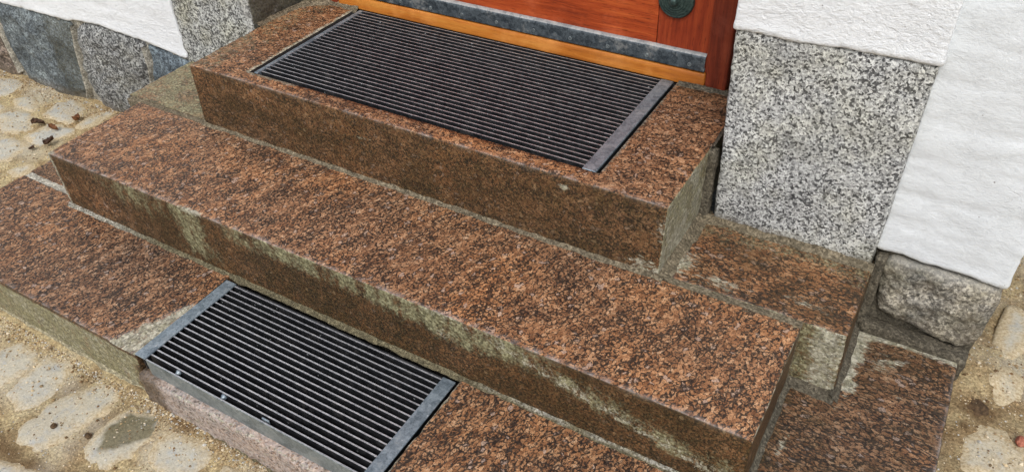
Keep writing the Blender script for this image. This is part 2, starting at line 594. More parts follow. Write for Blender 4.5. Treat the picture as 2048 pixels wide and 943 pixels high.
def granite_grey(name, seed=0.0, dark=.5, lich=.5, cell=150, tint=(1, 1, 1), con=1.0):
    """salt-and-pepper granite with yellow-green lichen; stain r adds moss, b adds dirt"""
    s = NT(name)
    co = s.mapping(s.co, (0, 0, .2), (1, 1, 1), (seed, seed, seed))
    co = s.warp(co, 90, .005)
    q = s.sep(s.vor(co, cell))
    q0 = s.math('ADD', s.math('MULTIPLY', q[0], .45), s.math('MULTIPLY', s.noise(co, cell * .8, 3, .65), .6))
    c = s.ramp(q0, [(.25, (.17, .17, .17)), (.42, (.36, .36, .355)), (.58, (.56, .56, .55)), (.78, (.76, .76, .74))])
    n1 = s.noise(co, cell * 1.15, 3, .6)
    lowd = s.noise(s.co, 12, 4, .62)
    qq = s.sep(s.vor(s.warp(co, 190, .004), cell * .92))
    k = s.math('ADD', qq[0], s.math('ADD', s.math('MULTIPLY', s.math('SUBTRACT', lowd, .5), .55), s.math('MULTIPLY', s.math('SUBTRACT', n1, .5), .7)))
    dm = s.ramp(k, [(dark * .72 - .05, 1.0), (dark * .72 + .05, 0.0)])
    if con < 1: dm = s.math('MULTIPLY', dm, con)
    c = s.mix(dm, c, s.ramp(qq[1], [(0, (.014, .014, .016)), (.6, (.055, .055, .058)), (1, (.19, .19, .19))]))
    fine = s.noise(s.co, 600, 2, .6)
    c = s.mix(.5, c, s.ramp(fine, [(.3, .5), (.7, 1.5)]), 'MULTIPLY')
    if con < .8: c = s.mix(.9, c, s.ramp(s.noise(s.warp(s.co, 8, .06), 13, 5, .65), [(.36, (.52, .54, .55)), (.5, (.95, .95, .95)), (.64, (1.5, 1.48, 1.42))]), 'MULTIPLY')
    c = s.mix(1.0, c, tint, 'MULTIPLY')
    c = s.mix(.75, c, s.ramp(s.noise(s.co, 7, 4, .6), [(.34, .70), (.62, 1.12)]), 'MULTIPLY')
    ln = s.noise(s.co, 9, 4, .62)
    lm = s.math('MULTIPLY', s.ramp(ln, [(.46, 0.0), (.66, 1.0)]), lich)
    c = s.mix(lm, c, s.mix(1.0, c, (.98, .90, .52), 'MULTIPLY'))
    c = s.mix(s.math('MULTIPLY', lm, .22), c, (.32, .30, .14))
    al, li, di, we = s.stain()
    g = s.noise(s.co, 150, 4, .7)
    gm = s.ramp(s.math('ADD', al, s.math('MULTIPLY', s.math('SUBTRACT', g, .5), .9)), [(.35, 0.0), (.8, .9)])
    gm = s.math('MULTIPLY', gm, s.math('GREATER_THAN', al, .01))
    c = s.mix(gm, c, s.ramp(g, [(.3, (.018, .018, .013)), (.7, (.12, .115, .075))]))
    c = s.mix(s.math('MULTIPLY', di, .8), c, s.ramp(g, [(.3, (.07, .055, .035)), (.7, (.21, .17, .115))]))
    c = s.mix(s.math('MULTIPLY', li, .85), c, (.55, .55, .52))
    nrm = s.bump(s.math('ADD', n1, s.math('MULTIPLY', fine, .4)), .002, .7)
    return s.fin(c, .72, nrm, 0, .3)


def plaster(name, tint=(.80, .805, .80), seed=0.0, coarse=1.0):
    s = NT(name)
    co = s.mapping(s.co, (0, 0, 0), (1, 1, 1), (seed, 0, seed))
    st = s.mapping(co, (0, 0, 0), (.68, 1, 1.1))
    st = s.warp(st, 30, .02)
    n1 = s.noise(st, 105, 6, .70)
    n2 = s.noise(co, 260, 3, .65)
    n3 = s.noise(st, 15, 4, .6)
    c = s.mix(s.ramp(n3, [(.35, 0.0), (.75, .6)]), tint, tuple(x * .90 for x in tint))
    c = s.mix(.35, c, s.ramp(n1, [(.32, .72), (.5, 1.0), (.7, 1.08)]), 'MULTIPLY')
    crack = s.n("ShaderNodeTexVoronoi", {"feature": 'DISTANCE_TO_EDGE'}, Vector=s.warp(s.mapping(co, (0, 0, 0), (.35, 1, 1)), 30, .05), Scale=13.0).outputs[0]
    cm = s.math('MULTIPLY', s.ramp(crack, [(0, 1.0), (.012, 0.0)]), s.ramp(n3, [(.55, 0.0), (.66, 1.0)]))
    c = s.mix(s.math('MULTIPLY', cm, .18), c, (.48, .47, .44))
    spots = s.n("ShaderNodeTexVoronoi", None, Vector=co, Scale=38.0)
    sp = s.math('MULTIPLY', s.math('LESS_THAN', spots.outputs["Distance"], .055), s.math('GREATER_THAN', s.sep(spots.outputs["Color"])[0], .90))
    c = s.mix(s.math('MULTIPLY', sp, .75), c, (.15, .13, .11))
    al, li, di, we = s.stain()
    c = s.mix(s.math('MULTIPLY', di, s.ramp(n2, [(.35, .2), (.65, .9)])), c, (.34, .31, .23))
    h = s.math('ADD', s.math('MULTIPLY', n1, 1.0 * coarse), s.math('SUBTRACT', s.math('MULTIPLY', n2, .22), s.math('MULTIPLY', cm, .2)))
    return s.fin(c, .85, s.bump(h, .0044 * coarse, 1.0), 0, .25)


def sandmat(name):
    s = NT(name)
    co = s.co
    a = s.noise(co, 3.2, 4, .6)
    b = s.noise(co, 16, 5, .65)
    f = s.noise(co, 230, 3, .7)
    v = s.sep(s.vor(co, 260))
    c = s.ramp(s.math('ADD', s.math('MULTIPLY', a, .45), s.math('MULTIPLY', b, .55)),
               [(.34, (.20, .130, .060)), (.44, (.33, .243, .130)), (.54, (.44, .355, .198)), (.68, (.53, .455, .285))])
    c = s.mix(.65, c, s.ramp(v[0], [(0, .5), (.6, 1.0), (1, 1.5)]), 'MULTIPLY')
    c = s.mix(.7, c, s.ramp(f, [(.32, .5), (.5, 1.0), (.68, 1.4)]), 'MULTIPLY')
    al, li, di, we = s.stain()
    c = s.mix(s.math('MULTIPLY', di, .85), c, s.ramp(f, [(.3, (.05, .027, .012)), (.7, (.17, .105, .05))]))
    c = s.mix(s.math('MULTIPLY', li, .8), c, s.ramp(f, [(.3, (.36, .33, .25)), (.7, (.56, .53, .44))]))
    h = s.math('ADD', s.math('MULTIPLY', v[1], .5), s.math('ADD', f, s.math('MULTIPLY', b, .8)))
    return s.fin(c, .92, s.bump(h, .003, .8), 0, .15)


def cobblemat(name):
    s = NT(name)
    oi = s.n("ShaderNodeObjectInfo").outputs["Random"]
    a = s.noise(s.co, 14, 5, .62)
    f = s.noise(s.co, 190, 4, .68)
    base = s.ramp(oi, [(0, (.47, .45, .375)), (.35, (.49, .45, .345)), (.65, (.43, .425, .375)), (1, (.48, .425, .30))])
    c = s.mix(.5, base, s.ramp(f, [(.3, .55), (.7, 1.3)]), 'MULTIPLY')
    gm = s.ramp(s.noise(s.co, 34, 4, .6), [(.5, 0.0), (.66, .6)])
    c = s.mix(gm, c, (.34, .37, .38))
    al, li, di, we = s.stain()
    # sand lying on the stone: most along the rim
    dm = s.ramp(s.math('ADD', di, s.math('ADD', s.math('MULTIPLY', s.math('SUBTRACT', a, .5), 1.9), s.math('MULTIPLY', s.math('SUBTRACT', s.noise(s.co, 70, 4, .7), .5), .9))), [(.20, 0.0), (.75, .96)])
    sand = s.ramp(f, [(.32, (.27, .20, .105)), (.5, (.46, .375, .235)), (.68, (.58, .50, .35))])
    c = s.mix(dm, c, sand)
    wet = s.math('MULTIPLY', al, s.ramp(a, [(.3, .85), (.7, 1.0)]))
    c = s.mix(wet, c, s.ramp(f, [(.3, (.075, .065, .035)), (.7, (.20, .175, .10))]))
    return s.fin(c, .8, s.bump(s.math('ADD', a, s.math('MULTIPLY', f, .6)), .0035, .8), 0, .25)


def mortarmat(name, c1=(.085, .070, .045), c2=(.265, .225, .155)):
    s = NT(name)
    f = s.noise(s.co, 210, 4, .7)
    b = s.noise(s.co, 22, 4, .6)
    c = s.ramp(f, [(.3, c1), (.7, c2)])
    c = s.mix(.6, c, s.ramp(b, [(.32, .62), (.68, 1.3)]), 'MULTIPLY')
    al, li, di, we = s.stain()
    c = s.mix(s.math('MULTIPLY', li, s.ramp(f, [(.38, .1), (.58, 1.0)])), c, (.50, .49, .44))
    c = s.mix(s.math('MULTIPLY', di, .85), c, s.ramp(f, [(.3, (.018, .016, .011)), (.7, (.07, .06, .04))]))
    c = s.mix(.8, c, s.ramp(s.sep(s.vor(s.co, 240))[0], [(0, .5), (.6, .95), (1, 1.6)]), 'MULTIPLY')
    return s.fin(c, .9, s.bump(s.math('ADD', f, s.math('MULTIPLY', b, 1.2)), .005, .9), 0, .2)


def woodmat(name, cols, axis='x', seed=0.0, rough=.45, fs=1.0, pores=.7):
    s = NT(name)
    sc = (1, 26, 26) if axis == 'x' else (26, 26, 1)
    co = s.mapping(s.co, (0, 0, 0), (1, 1, 1), (seed, seed, seed))
    co = s.warp(co, 5, .02)
    st = s.mapping(co, (0, 0, 0), sc)
    a = s.noise(st, 3.0 * fs, 4, .55)
    b = s.noise(s.mapping(co, (0, 0, 0), tuple(x * (3.2 if x > 1 else 3.0) for x in sc)), 3.4 * fs, 4, .65)
    blot = s.noise(co, 7, 4, .6)
    t = s.math('ADD', s.math('MULTIPLY', a, .5), s.math('ADD', s.math('MULTIPLY', b, .25), s.math('MULTIPLY', blot, .3)))
    c = s.ramp(t, [(.36, cols[0]), (.52, cols[1]), (.68, cols[2])])
    por = s.ramp(s.noise(s.mapping(s.co, (0, 0, 0), tuple(14 if x == 1 else 150 for x in sc)), 2.6, 3, .7), [(.30, 1.0), (.44, 0.0)])
    c = s.mix(s.math('MULTIPLY', por, pores), c, tuple(x * .28 for x in cols[0]))
    sp = s.n("ShaderNodeTexVoronoi", None, Vector=s.co, Scale=90.0)
    spm = s.math('MULTIPLY', s.math('LESS_THAN', sp.outputs["Distance"], .10), s.math('GREATER_THAN', s.sep(sp.outputs["Color"])[1], .93))
    c = s.mix(s.math('MULTIPLY', spm, .7), c, (.55, .42, .30))
    kn = s.n("ShaderNodeTexVoronoi", None, Vector=s.warp(s.co, 60, .012), Scale=13.0)
    knm = s.math('MULTIPLY', s.ramp(kn.outputs["Distance"], [(.06, 1.0), (.11, 0.0)]), s.math('GREATER_THAN', s.sep(kn.outputs["Color"])[0], .72))
    c = s.mix(s.math('MULTIPLY', knm, .8), c, tuple(x * .2 for x in cols[0]))
    wear = s.ramp(s.noise(s.co, 11, 5, .65), [(.5, 0.0), (.7, .38)])
    c = s.mix(wear, c, tuple(min(1, x * 1.3 + .03) for x in cols[2]))
    return s.fin(c, s.math('ADD', rough, s.math('MULTIPLY', wear, .4)), s.bump(s.math('ADD', b, s.math('MULTIPLY', a, .5)), .0012, .7), 0, .3)


def metalmat(name, c1, c2, metal=.6, rough=.5, spangle=60, dirt=.3, dcol=(.30, .27, .21)):
    s = NT(name)
    oi = s.n("ShaderNodeObjectInfo").outputs["Random"]
    off = s.n("ShaderNodeCombineXYZ", None, X=s.math('MULTIPLY', oi, 31.0), Y=s.math('MULTIPLY', oi, 17.0)).outputs[0]
    s.co = s.n("ShaderNodeVectorMath", {"operation": 'ADD'}, _0=s.co, _1=off).outputs[0]
    v = s.sep(s.vor(s.warp(s.co, 50, .01), spangle))
    f = s.noise(s.co, 130, 4, .68)
    b = s.noise(s.co, 20, 4, .6)
    g = s.noise(s.co, 330, 3, .7)
    t = s.math('ADD', s.math('MULTIPLY', v[0], .12), s.math('ADD', s.math('MULTIPLY', f, .34), s.math('ADD', s.math('MULTIPLY', b, .22), s.math('MULTIPLY', g, .34))))
    c = s.ramp(t, [(.40, c1), (.64, c2)])
    dm = s.math('MULTIPLY', s.ramp(s.math('ADD', s.math('MULTIPLY', b, .6), s.math('MULTIPLY', f, .4)), [(.54, 0.0), (.64, 1.0)]), dirt)
    c = s.mix(dm, c, dcol)
    sp = s.n("ShaderNodeTexVoronoi", None, Vector=s.co, Scale=75.0)
    spm = s.math('MULTIPLY', s.math('LESS_THAN', sp.outputs["Distance"], .14), s.math('GREATER_THAN', s.sep(sp.outputs["Color"])[1], .93))
    c = s.mix(s.math('MULTIPLY', spm, .6), c, (.62, .66, .68))
    mt = s.math('MULTIPLY', s.math('SUBTRACT', 1.0, dm), metal)
    ro = s.math('ADD', s.math('MULTIPLY', f, .35), rough - .17)
    return s.fin(c, ro, s.bump(f, .0006, .5), mt, .5)


def plainmat(name, a, b, scale=120, rough=.8, bump=.002, metal=0.0):
    s = NT(name)
    f = s.noise(s.co, scale, 4, .68)
    return s.fin(s.ramp(f, [(.32, a), (.68, b)]), rough, s.bump(f, bump, .8), metal, .3)


def gritmat(name):
    s = NT(name)
    a = s.n("ShaderNodeAttribute", {"attribute_name": "stain"})
    return s.fin(a.outputs["Color"], .9, None, 0, .2)


HALF = math.pi / 2
M_A = granite_red("brown_granite_top", .10, 1.04, 1.3, 1.12, .56, .26, 138)
M_B1 = granite_red("brown_granite_middle", math.radians(74), 1.12, 4.1, 1.22, .64, .24, 132)
M_B2 = granite_red("brown_granite_side", -.06, .94, 7.7, 1.5, .64, .22)
M_C1 = granite_red("brown_granite_bottom", math.radians(80), 1.00, 9.2, 1.3, .65, .17, 128)
M_C2 = granite_red("brown_granite_corner", -.08, .86, 12.4, 1.7, .68, .10)
M_CM = granite_red("pink_rough_granite", .2, 1.1, 15.4, 1.1, .4, -.04, 150, .6)
M_PIER = granite_grey("speckled_granite", 2.0, .40, .20, 285, (.90, .93, .935), .90)
M_PIERL = granite_grey("speckled_granite_mossy", 6.0, .54, .35, 240, (.86, .89, .87), .88)
M_S_BLUE = granite_grey("blue_grey_stone", 3.0, .56, .05, 220, (.30, .355, .39), .55)
M_S_GREY = granite_grey("grey_speckled_stone", 4.5, .66, .12, 210, (.58, .60, .60), .85)
M_S_TEAL = granite_grey("slate_blue_stone", 5.5, .56, .05, 220, (.30, .38, .45), .6)
M_S_BROWN = granite_grey("brown_stone", 8.0, .56, .1, 190, (.40, .32, .27), .6)
M_S_OLIVE = granite_grey("olive_grey_stone", 9.0, .58, .3, 260, (.56, .53, .46), .50)
M_PL = plaster("white_plaster", (.79, .825, .85), 1.0, 1.0)
M_PLS = plaster("white_plaster_smooth", (.675, .715, .74), 5.0, .60)
M_SAND = sandmat("sand")
M_COB = cobblemat("cobble_stone")
M_MOR = mortarmat("mortar")
M_MORP = mortarmat("pale_mortar", (.30, .28, .22), (.55, .53, .46))
M_MORD = mortarmat("grey_mortar", (.055, .049, .036), (.175, .155, .115))
M_MORO = mortarmat("olive_mortar", (.065, .055, .030), (.21, .185, .115))
M_LEDGE = mortarmat("pale_olive_mortar", (.22, .195, .12), (.44, .40, .275))
M_RAIL = woodmat("red_wood_rail", ((.15, .020, .006), (.35, .056, .013), (.50, .105, .024)), 'x', 2.0)
M_STILE = woodmat("red_wood_stile", ((.11, .015, .006), (.25, .036, .011), (.36, .066, .019)), 'z', 3.0)
M_JAMB = woodmat("dark_red_wood", ((.085, .014, .007), (.17, .028, .011), (.26, .050, .018)), 'z', 5.0, .5)
M_SILL = woodmat("golden_wood", ((.24, .066, .010), (.44, .145, .020), (.56, .24, .045)), 'x', 8.0, .4, .6, .35)
M_GALV = metalmat("galvanised_steel", (.125, .165, .195), (.37, .44, .49), .55, .45, 70, .25)
M_ZINC = metalmat("weathered_zinc", (.028, .038, .047), (.145, .175, .195), .45, .5, 90, .5, (.33, .32, .29))
M_LIP = metalmat("dusty_zinc_edge", (.20, .22, .23), (.46, .47, .46), .3, .6, 90, .5, (.42, .38, .33))
M_SLAT = metalmat("dark_steel", (.010, .011, .013), (.036, .039, .043), .4, .5, 90, .25, (.12, .11, .10))
M_WORN = metalmat("worn_steel", (.30, .31, .33), (.62, .63, .65), .55, .42, 90, .15)
M_PLATE = metalmat("grey_steel_plate", (.12, .145, .15), (.30, .34, .345), .45, .5, 60, .3)
M_BRONZE = plainmat("green_patina", (.018, .036, .033), (.075, .115, .105), 160, .45, .0008, .5)
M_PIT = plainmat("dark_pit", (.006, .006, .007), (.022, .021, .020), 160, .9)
M_LEAF = plainmat("dry_leaf", (.075, .028, .012), (.27, .12, .05), 90, .7, .001)
M_LEAFD = plainmat("dark_dry_leaf", (.022, .013, .009), (.11, .055, .03), 90, .7, .001)
M_BRICK = plainmat("red_brick", (.25, .075, .045), (.44, .17, .11), 180, .8)
M_SOIL = plainmat("dark_soil", (.030, .019, .010), (.135, .085, .045), 140, .95, .004)
M_GRIT = gritmat("grit")


# ------------------------------------------------------------------ ground
ZC, ZB = -.3141, -.16


def gh(x, y, fine=True):
    P = np.column_stack([x, y])
    z = np.full(len(P), -.449)
    rt = sstep(1.0, 1.16, x)
    z = z + rt * .075
    z = z + rt * .022 * np.exp(-((x - 1.17) ** 2 + (y + .17) ** 2) / .006)         # sand heaped at the house corner
    z = z + .007 * fbm(P, 3.2, 3, 3)
    if fine: z = z + .0036 * fbm(P, 26, 3, 8) + .0015 * pnoise(P, 95, 5)
    lf = (x < .3) & (y < -.7)
    z = z + np.where(lf, .010 * np.exp(-np.clip(-(y + .995), 0, 1) / .03), 0)
    return z


COB = {
 'L1': [(-2.016, -.271), (-1.977, -.251), (-1.914, -.228), (-1.84, -.239), (-1.828, -.281), (-1.827, -.326), (-1.877, -.359)],
 'L2': [(-1.785, -.325), (-1.732, -.278), (-1.655, -.312), (-1.631, -.347), (-1.718, -.362)],
 'L3': [(-1.585, -.352), (-1.62, -.281), (-1.583, -.228), (-1.502, -.25), (-1.456, -.302), (-1.448, -.35), (-1.53, -.352)],
 'L4': [(-1.73, -.431), (-1.706, -.376), (-1.63, -.362), (-1.568, -.384), (-1.53, -.432), (-1.564, -.470), (-1.628, -.49)],
 'L5': [(-1.516, -.458), (-1.515, -.377), (-1.483, -.360), (-1.405, -.362), (-1.386, -.385), (-1.416, -.470), (-1.487, -.472)],
 'L6': [(-1.417, -.346), (-1.436, -.288), (-1.422, -.245), (-1.380, -.230), (-1.362, -.309), (-1.375, -.352)],
 'L7': [(-1.592, -.549), (-1.559, -.490), (-1.491, -.485), (-1.440, -.492), (-1.433, -.539), (-1.434, -.583), (-1.494, -.60)],
 'L8': [(-1.386, -.61), (-1.375, -.575), (-1.352, -.548), (-1.322, -.556), (-1.308, -.593), (-1.333, -.622)],
 'L9': [(-1.888, -.381), (-1.806, -.361), (-1.755, -.374), (-1.735, -.415), (-1.769, -.438)],
 'b1': [(-.725, -1.093), (-.685, -1.030), (-.615, -1.026), (-.592, -1.06), (-.605, -1.136), (-.666, -1.142)],
 'b2': [(-.574, -1.137), (-.598, -1.032), (-.534, -1.012), (-.50, -1.04), (-.484, -1.098), (-.489, -1.143), (-.525, -1.149)],
 'b3': [(-.462, -1.187), (-.465, -1.09), (-.419, -1.018), (-.368, -1.015), (-.340, -1.045), (-.355, -1.13), (-.374, -1.192), (-.422, -1.2)],
 'b4': [(-.304, -1.147), (-.323, -1.093), (-.308, -1.040), (-.226, -1.020), (-.211, -1.04), (-.205, -1.12), (-.237, -1.165)],
 'b5': [(-.18, -1.095), (-.193, -1.035), (-.106, -1.02), (-.065, -1.03), (-.055, -1.08), (-.099, -1.12)],
 'b6': [(-.462, -1.257), (-.389, -1.232), (-.305, -1.224), (-.295, -1.272), (-.391, -1.302)],
 'b7': [(-.022, -1.08), (-.026, -1.035), (.050, -1.02), (.085, -1.03), (.056, -1.08)],
 'r2': [(1.175, -.364), (1.201, -.303), (1.243, -.305), (1.29, -.329), (1.3, -.395), (1.19, -.43)],
 'r3': [(1.196, -.196), (1.225, -.146), (1.262, -.157), (1.262, -.228), (1.225, -.25)],
}
R1 = [(1.202, -.02), (1.214, .055), (1.240, .060), (1.268, .01), (1.266, -.06), (1.229, -.136), (1.209, -.130), (1.196, -.085)]
# more setts of the same paving round the steps, where the picture ends
extra = []
cent = [np.mean(v, 0) for v in COB.values()]
for iy in range(14):
    for ix in range(34):
        x = -3.0 + ix * .135 + (iy % 2) * .06 + random.uniform(-.012, .012)
        y = -2.15 + iy * .15 + random.uniform(-.012, .012)
        if y > -.30 or (y > -1.08 and -1.30 < x < 1.30): continue
        if x < -2.35 or y < -1.75 or x > 1.45 or (x < -1.3 and y > -.62 and x > -2.0) or (x > -.78 and x < .14 and y > -1.30): continue
        if min(math.hypot(x - c[0], y - c[1]) for c in cent) < .13: continue
        a, b = random.uniform(.048, .060), random.uniform(.055, .066)
        extra.append([(x + a * sx * random.uniform(.88, 1.06), y + b * sy * random.uniform(.88, 1.06)) for sx, sy in ((-1, -1), (0, -1.05), (1, -1), (1.05, 0), (1, 1), (0, 1.05), (-1, 1), (-1.05, 0))])

fx = np.arange(-2.65, 1.75, .0078)
fy = np.arange(-1.62, .62, .0078)
gx = np.concatenate([[-80, -30, -12, -6, -3.6], fx, [2.2, 3.2, 6, 12, 30, 80]])
gy = np.concatenate([[-80, -30, -12, -6, -3.4, -2.2], fy, [.9, 1.8, 4, 10, 30, 80]])
GX, GY = np.meshgrid(gx, gy, indexing='ij')
X, Y = GX.ravel(), GY.ravel()
Zg = gh(X, Y)
ny = len(gy)
ii, jj = np.meshgrid(np.arange(len(gx) - 1), np.arange(ny - 1), indexing='ij')
q = (ii * ny + jj).ravel()
GF = np.column_stack([q, q + ny, q + ny + 1, q + 1])
P2 = np.column_stack([X, Y])
stg = np.zeros((len(X), 4))
near = (X > -2.6) & (X < 1.7) & (Y > -1.6) & (Y < .6)
lown = fbm(P2, 9, 3, 31)
dirt = np.zeros(len(X))
for cx, cy, rx, ry, w in ((-.36, -1.225, .16, .030, 1.3), (-.33, -1.10, .018, .05, .9), (-.47, -1.17, .02, .05, .6), (-.17, -1.005, .05, .018, .9), (-.05, -.998, .09, .012, .8), (1.192, -.275, .045, .035, 1.2),
                          (1.175, -.33, .016, .016, 1.1), (-1.45, -.55, .05, .03, .7), (-1.62, -.44, .03, .03, .6), (-.46, -1.05, .03, .07, .5),
                          (-.325, -1.05, .02, .09, .55), (1.262, -.24, .02, .02, .6), (-.22, -1.19, .07, .03, .7)):
    dirt = np.maximum(dirt, w * np.exp(-((X - cx) / rx) ** 2 - ((Y - cy) / ry) ** 2))
rg = sstep(1.10, 1.16, X) * (.34 + .5 * fbm(P2, 11, 3, 47)) * near
dirt = np.maximum(dirt, np.clip(rg, 0, .8))
stg[:, 2] = np.clip(dirt * (1 + .9 * lown), 0, 1)
stg[:, 1] = np.clip(sstep(.0, .6, fbm(P2, 5, 3, 44)) * .8, 0, .8)
ground = mk("ground", np.column_stack([X, Y, Zg]), GF, M_SAND, None, stg)
tag(ground, "sandy ground with half-buried pale cobbles around the granite steps", None, None, "structure")


def cob_attr(poly, seed, wet=None, dust=.05):
    def f(V):
        dd = poly_dist(V[:, :2], poly)
        a = np.zeros((len(V), 4))
        a[:, 2] = np.clip(1.0 + dd / .034, 0, 1) * .75 + dust
        if wet is not None:
            w = poly_dist(V[:, :2] + .008 * np.column_stack([fbm(V[:, :2], 40, 2, 3), fbm(V[:, :2], 40, 2, 4)]), wet)
            a[:, 0] = sstep(.006, -.004, w)
            a[:, 2] *= 1 - a[:, 0] * .7
        return a
    return f


WET = [(-.305, -1.09), (-.29, -1.045), (-.225, -1.022), (-.212, -1.06), (-.235, -1.105), (-.275, -1.135)]
for k, (nm, poly) in enumerate(list(COB.items()) + [('x', e) for e in extra]):
    poly = np.array(poly)
    bul = .0095 if nm[0] == 'b' else (.0085 if nm != 'x' else .009)

    def to3(uv, h, b=bul):
        return np.column_stack([uv, gh(uv[:, 0], uv[:, 1], False) + h - .0042])
    big = nm != 'x'
    if big: poly = poly.mean(0) + (poly - poly.mean(0)) * (1.24 if nm[0] == 'L' else 1.20)
    pillow("cobble", poly, M_COB, ground, to3, bul, .02, 1.0, 64 if big else 12, 10 if big else 2, .0022 if big else .001, 28, .008, 60 + k, 4.0,
           cob_attr(poly, k, WET if nm == 'b4' else None, .30 if nm[0] == 'L' else (.50 if nm[0] == 'r' else .15)), 0 if big else 1)

o = pillow("cobble", R1, M_COB, ground, lambda uv, h: np.column_stack([uv, np.full(len(uv), -.3675) + h]), .005, .05, .1, 96, 10, .0012, 40, .0015, 133, 8.0,
           lambda V: np.column_stack([np.zeros(len(V)), np.zeros(len(V)), np.clip(.22 + 2.2 * np.clip(.03 + poly_dist(V[:, :2], R1), 0, 1) / .06, 0, .9), np.zeros(len(V))]), 0)
o["label"] = "smooth blue-grey sett standing proud of the sand by the house corner"


# loose grains of sand and gravel lying on the ground
def scatter(n, fn):
    pts = []
    while len(pts) < n:
        p = fn()
        if p is not None: pts.append(p)
    return pts


def in_steps(x, y):
    return (-1.10 < x < 1.14 and y > -.985) or (x > -.93 and x < 1.14 and y > -.6) or (x <= -1.08 and y > -.205) or (-1.1 <= x and x < 1.158 and y > -.2)


def pt_any():
    t = random.random()
    if t < .26:      # along the foot of the lowest step
        x = random.uniform(-1.1, .5); y = -1.0 - abs(random.gauss(0, .022))
    elif t < .40:    # along the stone plinth
        x = random.uniform(-2.1, -1.1); y = -.215 - abs(random.gauss(0, .035))
    elif t < .60:
        x = random.uniform(-2.1, -1.0); y = random.uniform(-.8, -.22)
    elif t < .82:
        x = random.uniform(-.9, .3); y = random.uniform(-1.35, -1.0)
    else:
        x = random.uniform(1.14, 1.4); y = random.uniform(-.55, .3)
    if in_steps(x, y): return None
    return x, y


pts = np.array(scatter(17000, pt_any))
npt = len(pts)
sz = np.clip(np.exp(RNG.normal(math.log(.00140), .45, npt)), .0006, .0045)
oct_v = np.array([[1, 0, 0], [0, 1, 0], [-1, 0, 0], [0, -1, 0], [0, 0, 1], [0, 0, -1]], float)
oct_f = np.array([[0, 1, 4], [1, 2, 4], [2, 3, 4], [3, 0, 4], [1, 0, 5], [2, 1, 5], [3, 2, 5], [0, 3, 5]])
# height of the surface: ground, or the cobble lying there
zs = gh(pts[:, 0], pts[:, 1])
for nm, poly in COB.items():
    dd = poly_dist(pts, poly)
    zs = np.maximum(zs, gh(pts[:, 0], pts[:, 1], False) - .0042 + np.where(dd < 0, .0088 * np.clip(-dd / .022, 0, 1), -1))
sc = RNG.uniform(.7, 1.3, (npt, 6, 3)) * sz[:, None, None]
rot = RNG.uniform(0, 6.28, npt)
V = oct_v[None] * sc
cx, sx = np.cos(rot)[:, None], np.sin(rot)[:, None]
V = np.stack([V[..., 0] * cx - V[..., 1] * sx, V[..., 0] * sx + V[..., 1] * cx, V[..., 2] * .8], -1)
V += np.column_stack([pts, zs + sz * .45])[:, None, :]
gcol = np.array([(.50, .40, .25), (.38, .27, .14), (.60, .52, .38), (.16, .10, .05), (.45, .44, .40), (.26, .19, .11)])[RNG.integers(0, 6, npt)] * RNG.uniform(.7, 1.2, (npt, 1))
T = (oct_f[None] + (np.arange(npt) * 6)[:, None, None]).reshape(-1, 3)
grit = mk("loose_grit", V.reshape(-1, 3), None, M_GRIT, None, np.repeat(gcol, 6, 0), None, False, T)
tag(grit, "loose grains of beige sand and gravel scattered over the ground beside the steps", None, None, "stuff")

# ------------------------------------------------------------------ the staircase
stairs = empty("stone_staircase", (0, -.45, -.45), "reddish brown granite staircase of three steps leading up to the wooden door", "staircase")


def edgewear(P, lo, hi, w=.007):
    """distance based mask of the top front edges"""
    return np.clip(1 - (np.abs(P[:, 2] - hi[2]) + np.abs(P[:, 1] - lo[1])) / w, 0, 1)


# top step with the recess for the door mat grate
def at_A(P, N, e):
    a = np.zeros((len(P), 4))
    front = sstep(.4, .8, -N[:, 1]); side = sstep(.4, .8, N[:, 0]); lside = sstep(.4, .8, -N[:, 0])
    n = fbm(P, 9, 3, 2)
    a[:, 2] = np.maximum(a[:, 2], front * np.clip(.80 + .3 * n, .2, 1) + lside * .6)
    sn = fbm(P, 18, 4, 9)
    up = np.clip((P[:, 2] + .16) / .16, 0, 1)
    fr = np.clip((-.22 - P[:, 1]) / .22, 0, 1)
    a[:, 1] = side * np.clip(.44 + .36 * (1 - up) + .55 * sn, 0, 1)
    a[:, 0] = side * np.clip(.72 + .35 * up * fr + .35 * fbm(P, 14, 3, 4), 0, 1)
    a[:, 2] = np.maximum(a[:, 2], side * .4)
    # lime at the lower right front corner, and a small pale scar each side
    for cx, cz, rx, rz, w in ((.575, -.145, .05, .03, .62), (.60, -.05, .02, .06, .45), (.40, -.022, .02, .007, .7), (-.09, -.055, .035, .012, .42)):
        a[:, 1] = np.maximum(a[:, 1], front * w * np.exp(-((P[:, 0] - cx) / rx) ** 2 - ((P[:, 2] - cz) / rz) ** 2))
    top = sstep(.4, .8, N[:, 2])
    a[:, 3] = np.clip(edgewear(P, (0, -.4397, 0), (0, 0, 0), .009) * .9, 0, 1)
    # cement round the recess
    dx = np.maximum(np.maximum(-.447 - P[:, 0], P[:, 0] - .452), 0); dy = np.maximum(-.397 - P[:, 1], 0)
    dr = np.hypot(dx, dy)
    wgt = np.where(P[:, 0] < -.30, 1.0, np.where(P[:, 0] > .44, .7, .35))
    a[:, 1] = np.maximum(a[:, 1], top * wgt * sstep(.014, .004, dr + .006 * fbm(P, 40, 3, 3)) * .85)
    # dusty olive strip at the left end and by the threshold
    a[:, 0] = np.maximum(a[:, 0], top * .34 * sstep(-.45, -.60, P[:, 0]))
    a[:, 2] = np.maximum(a[:, 2], top * .55 * sstep(-.06, -.0, P[:, 1] + .02 * n))
    return a


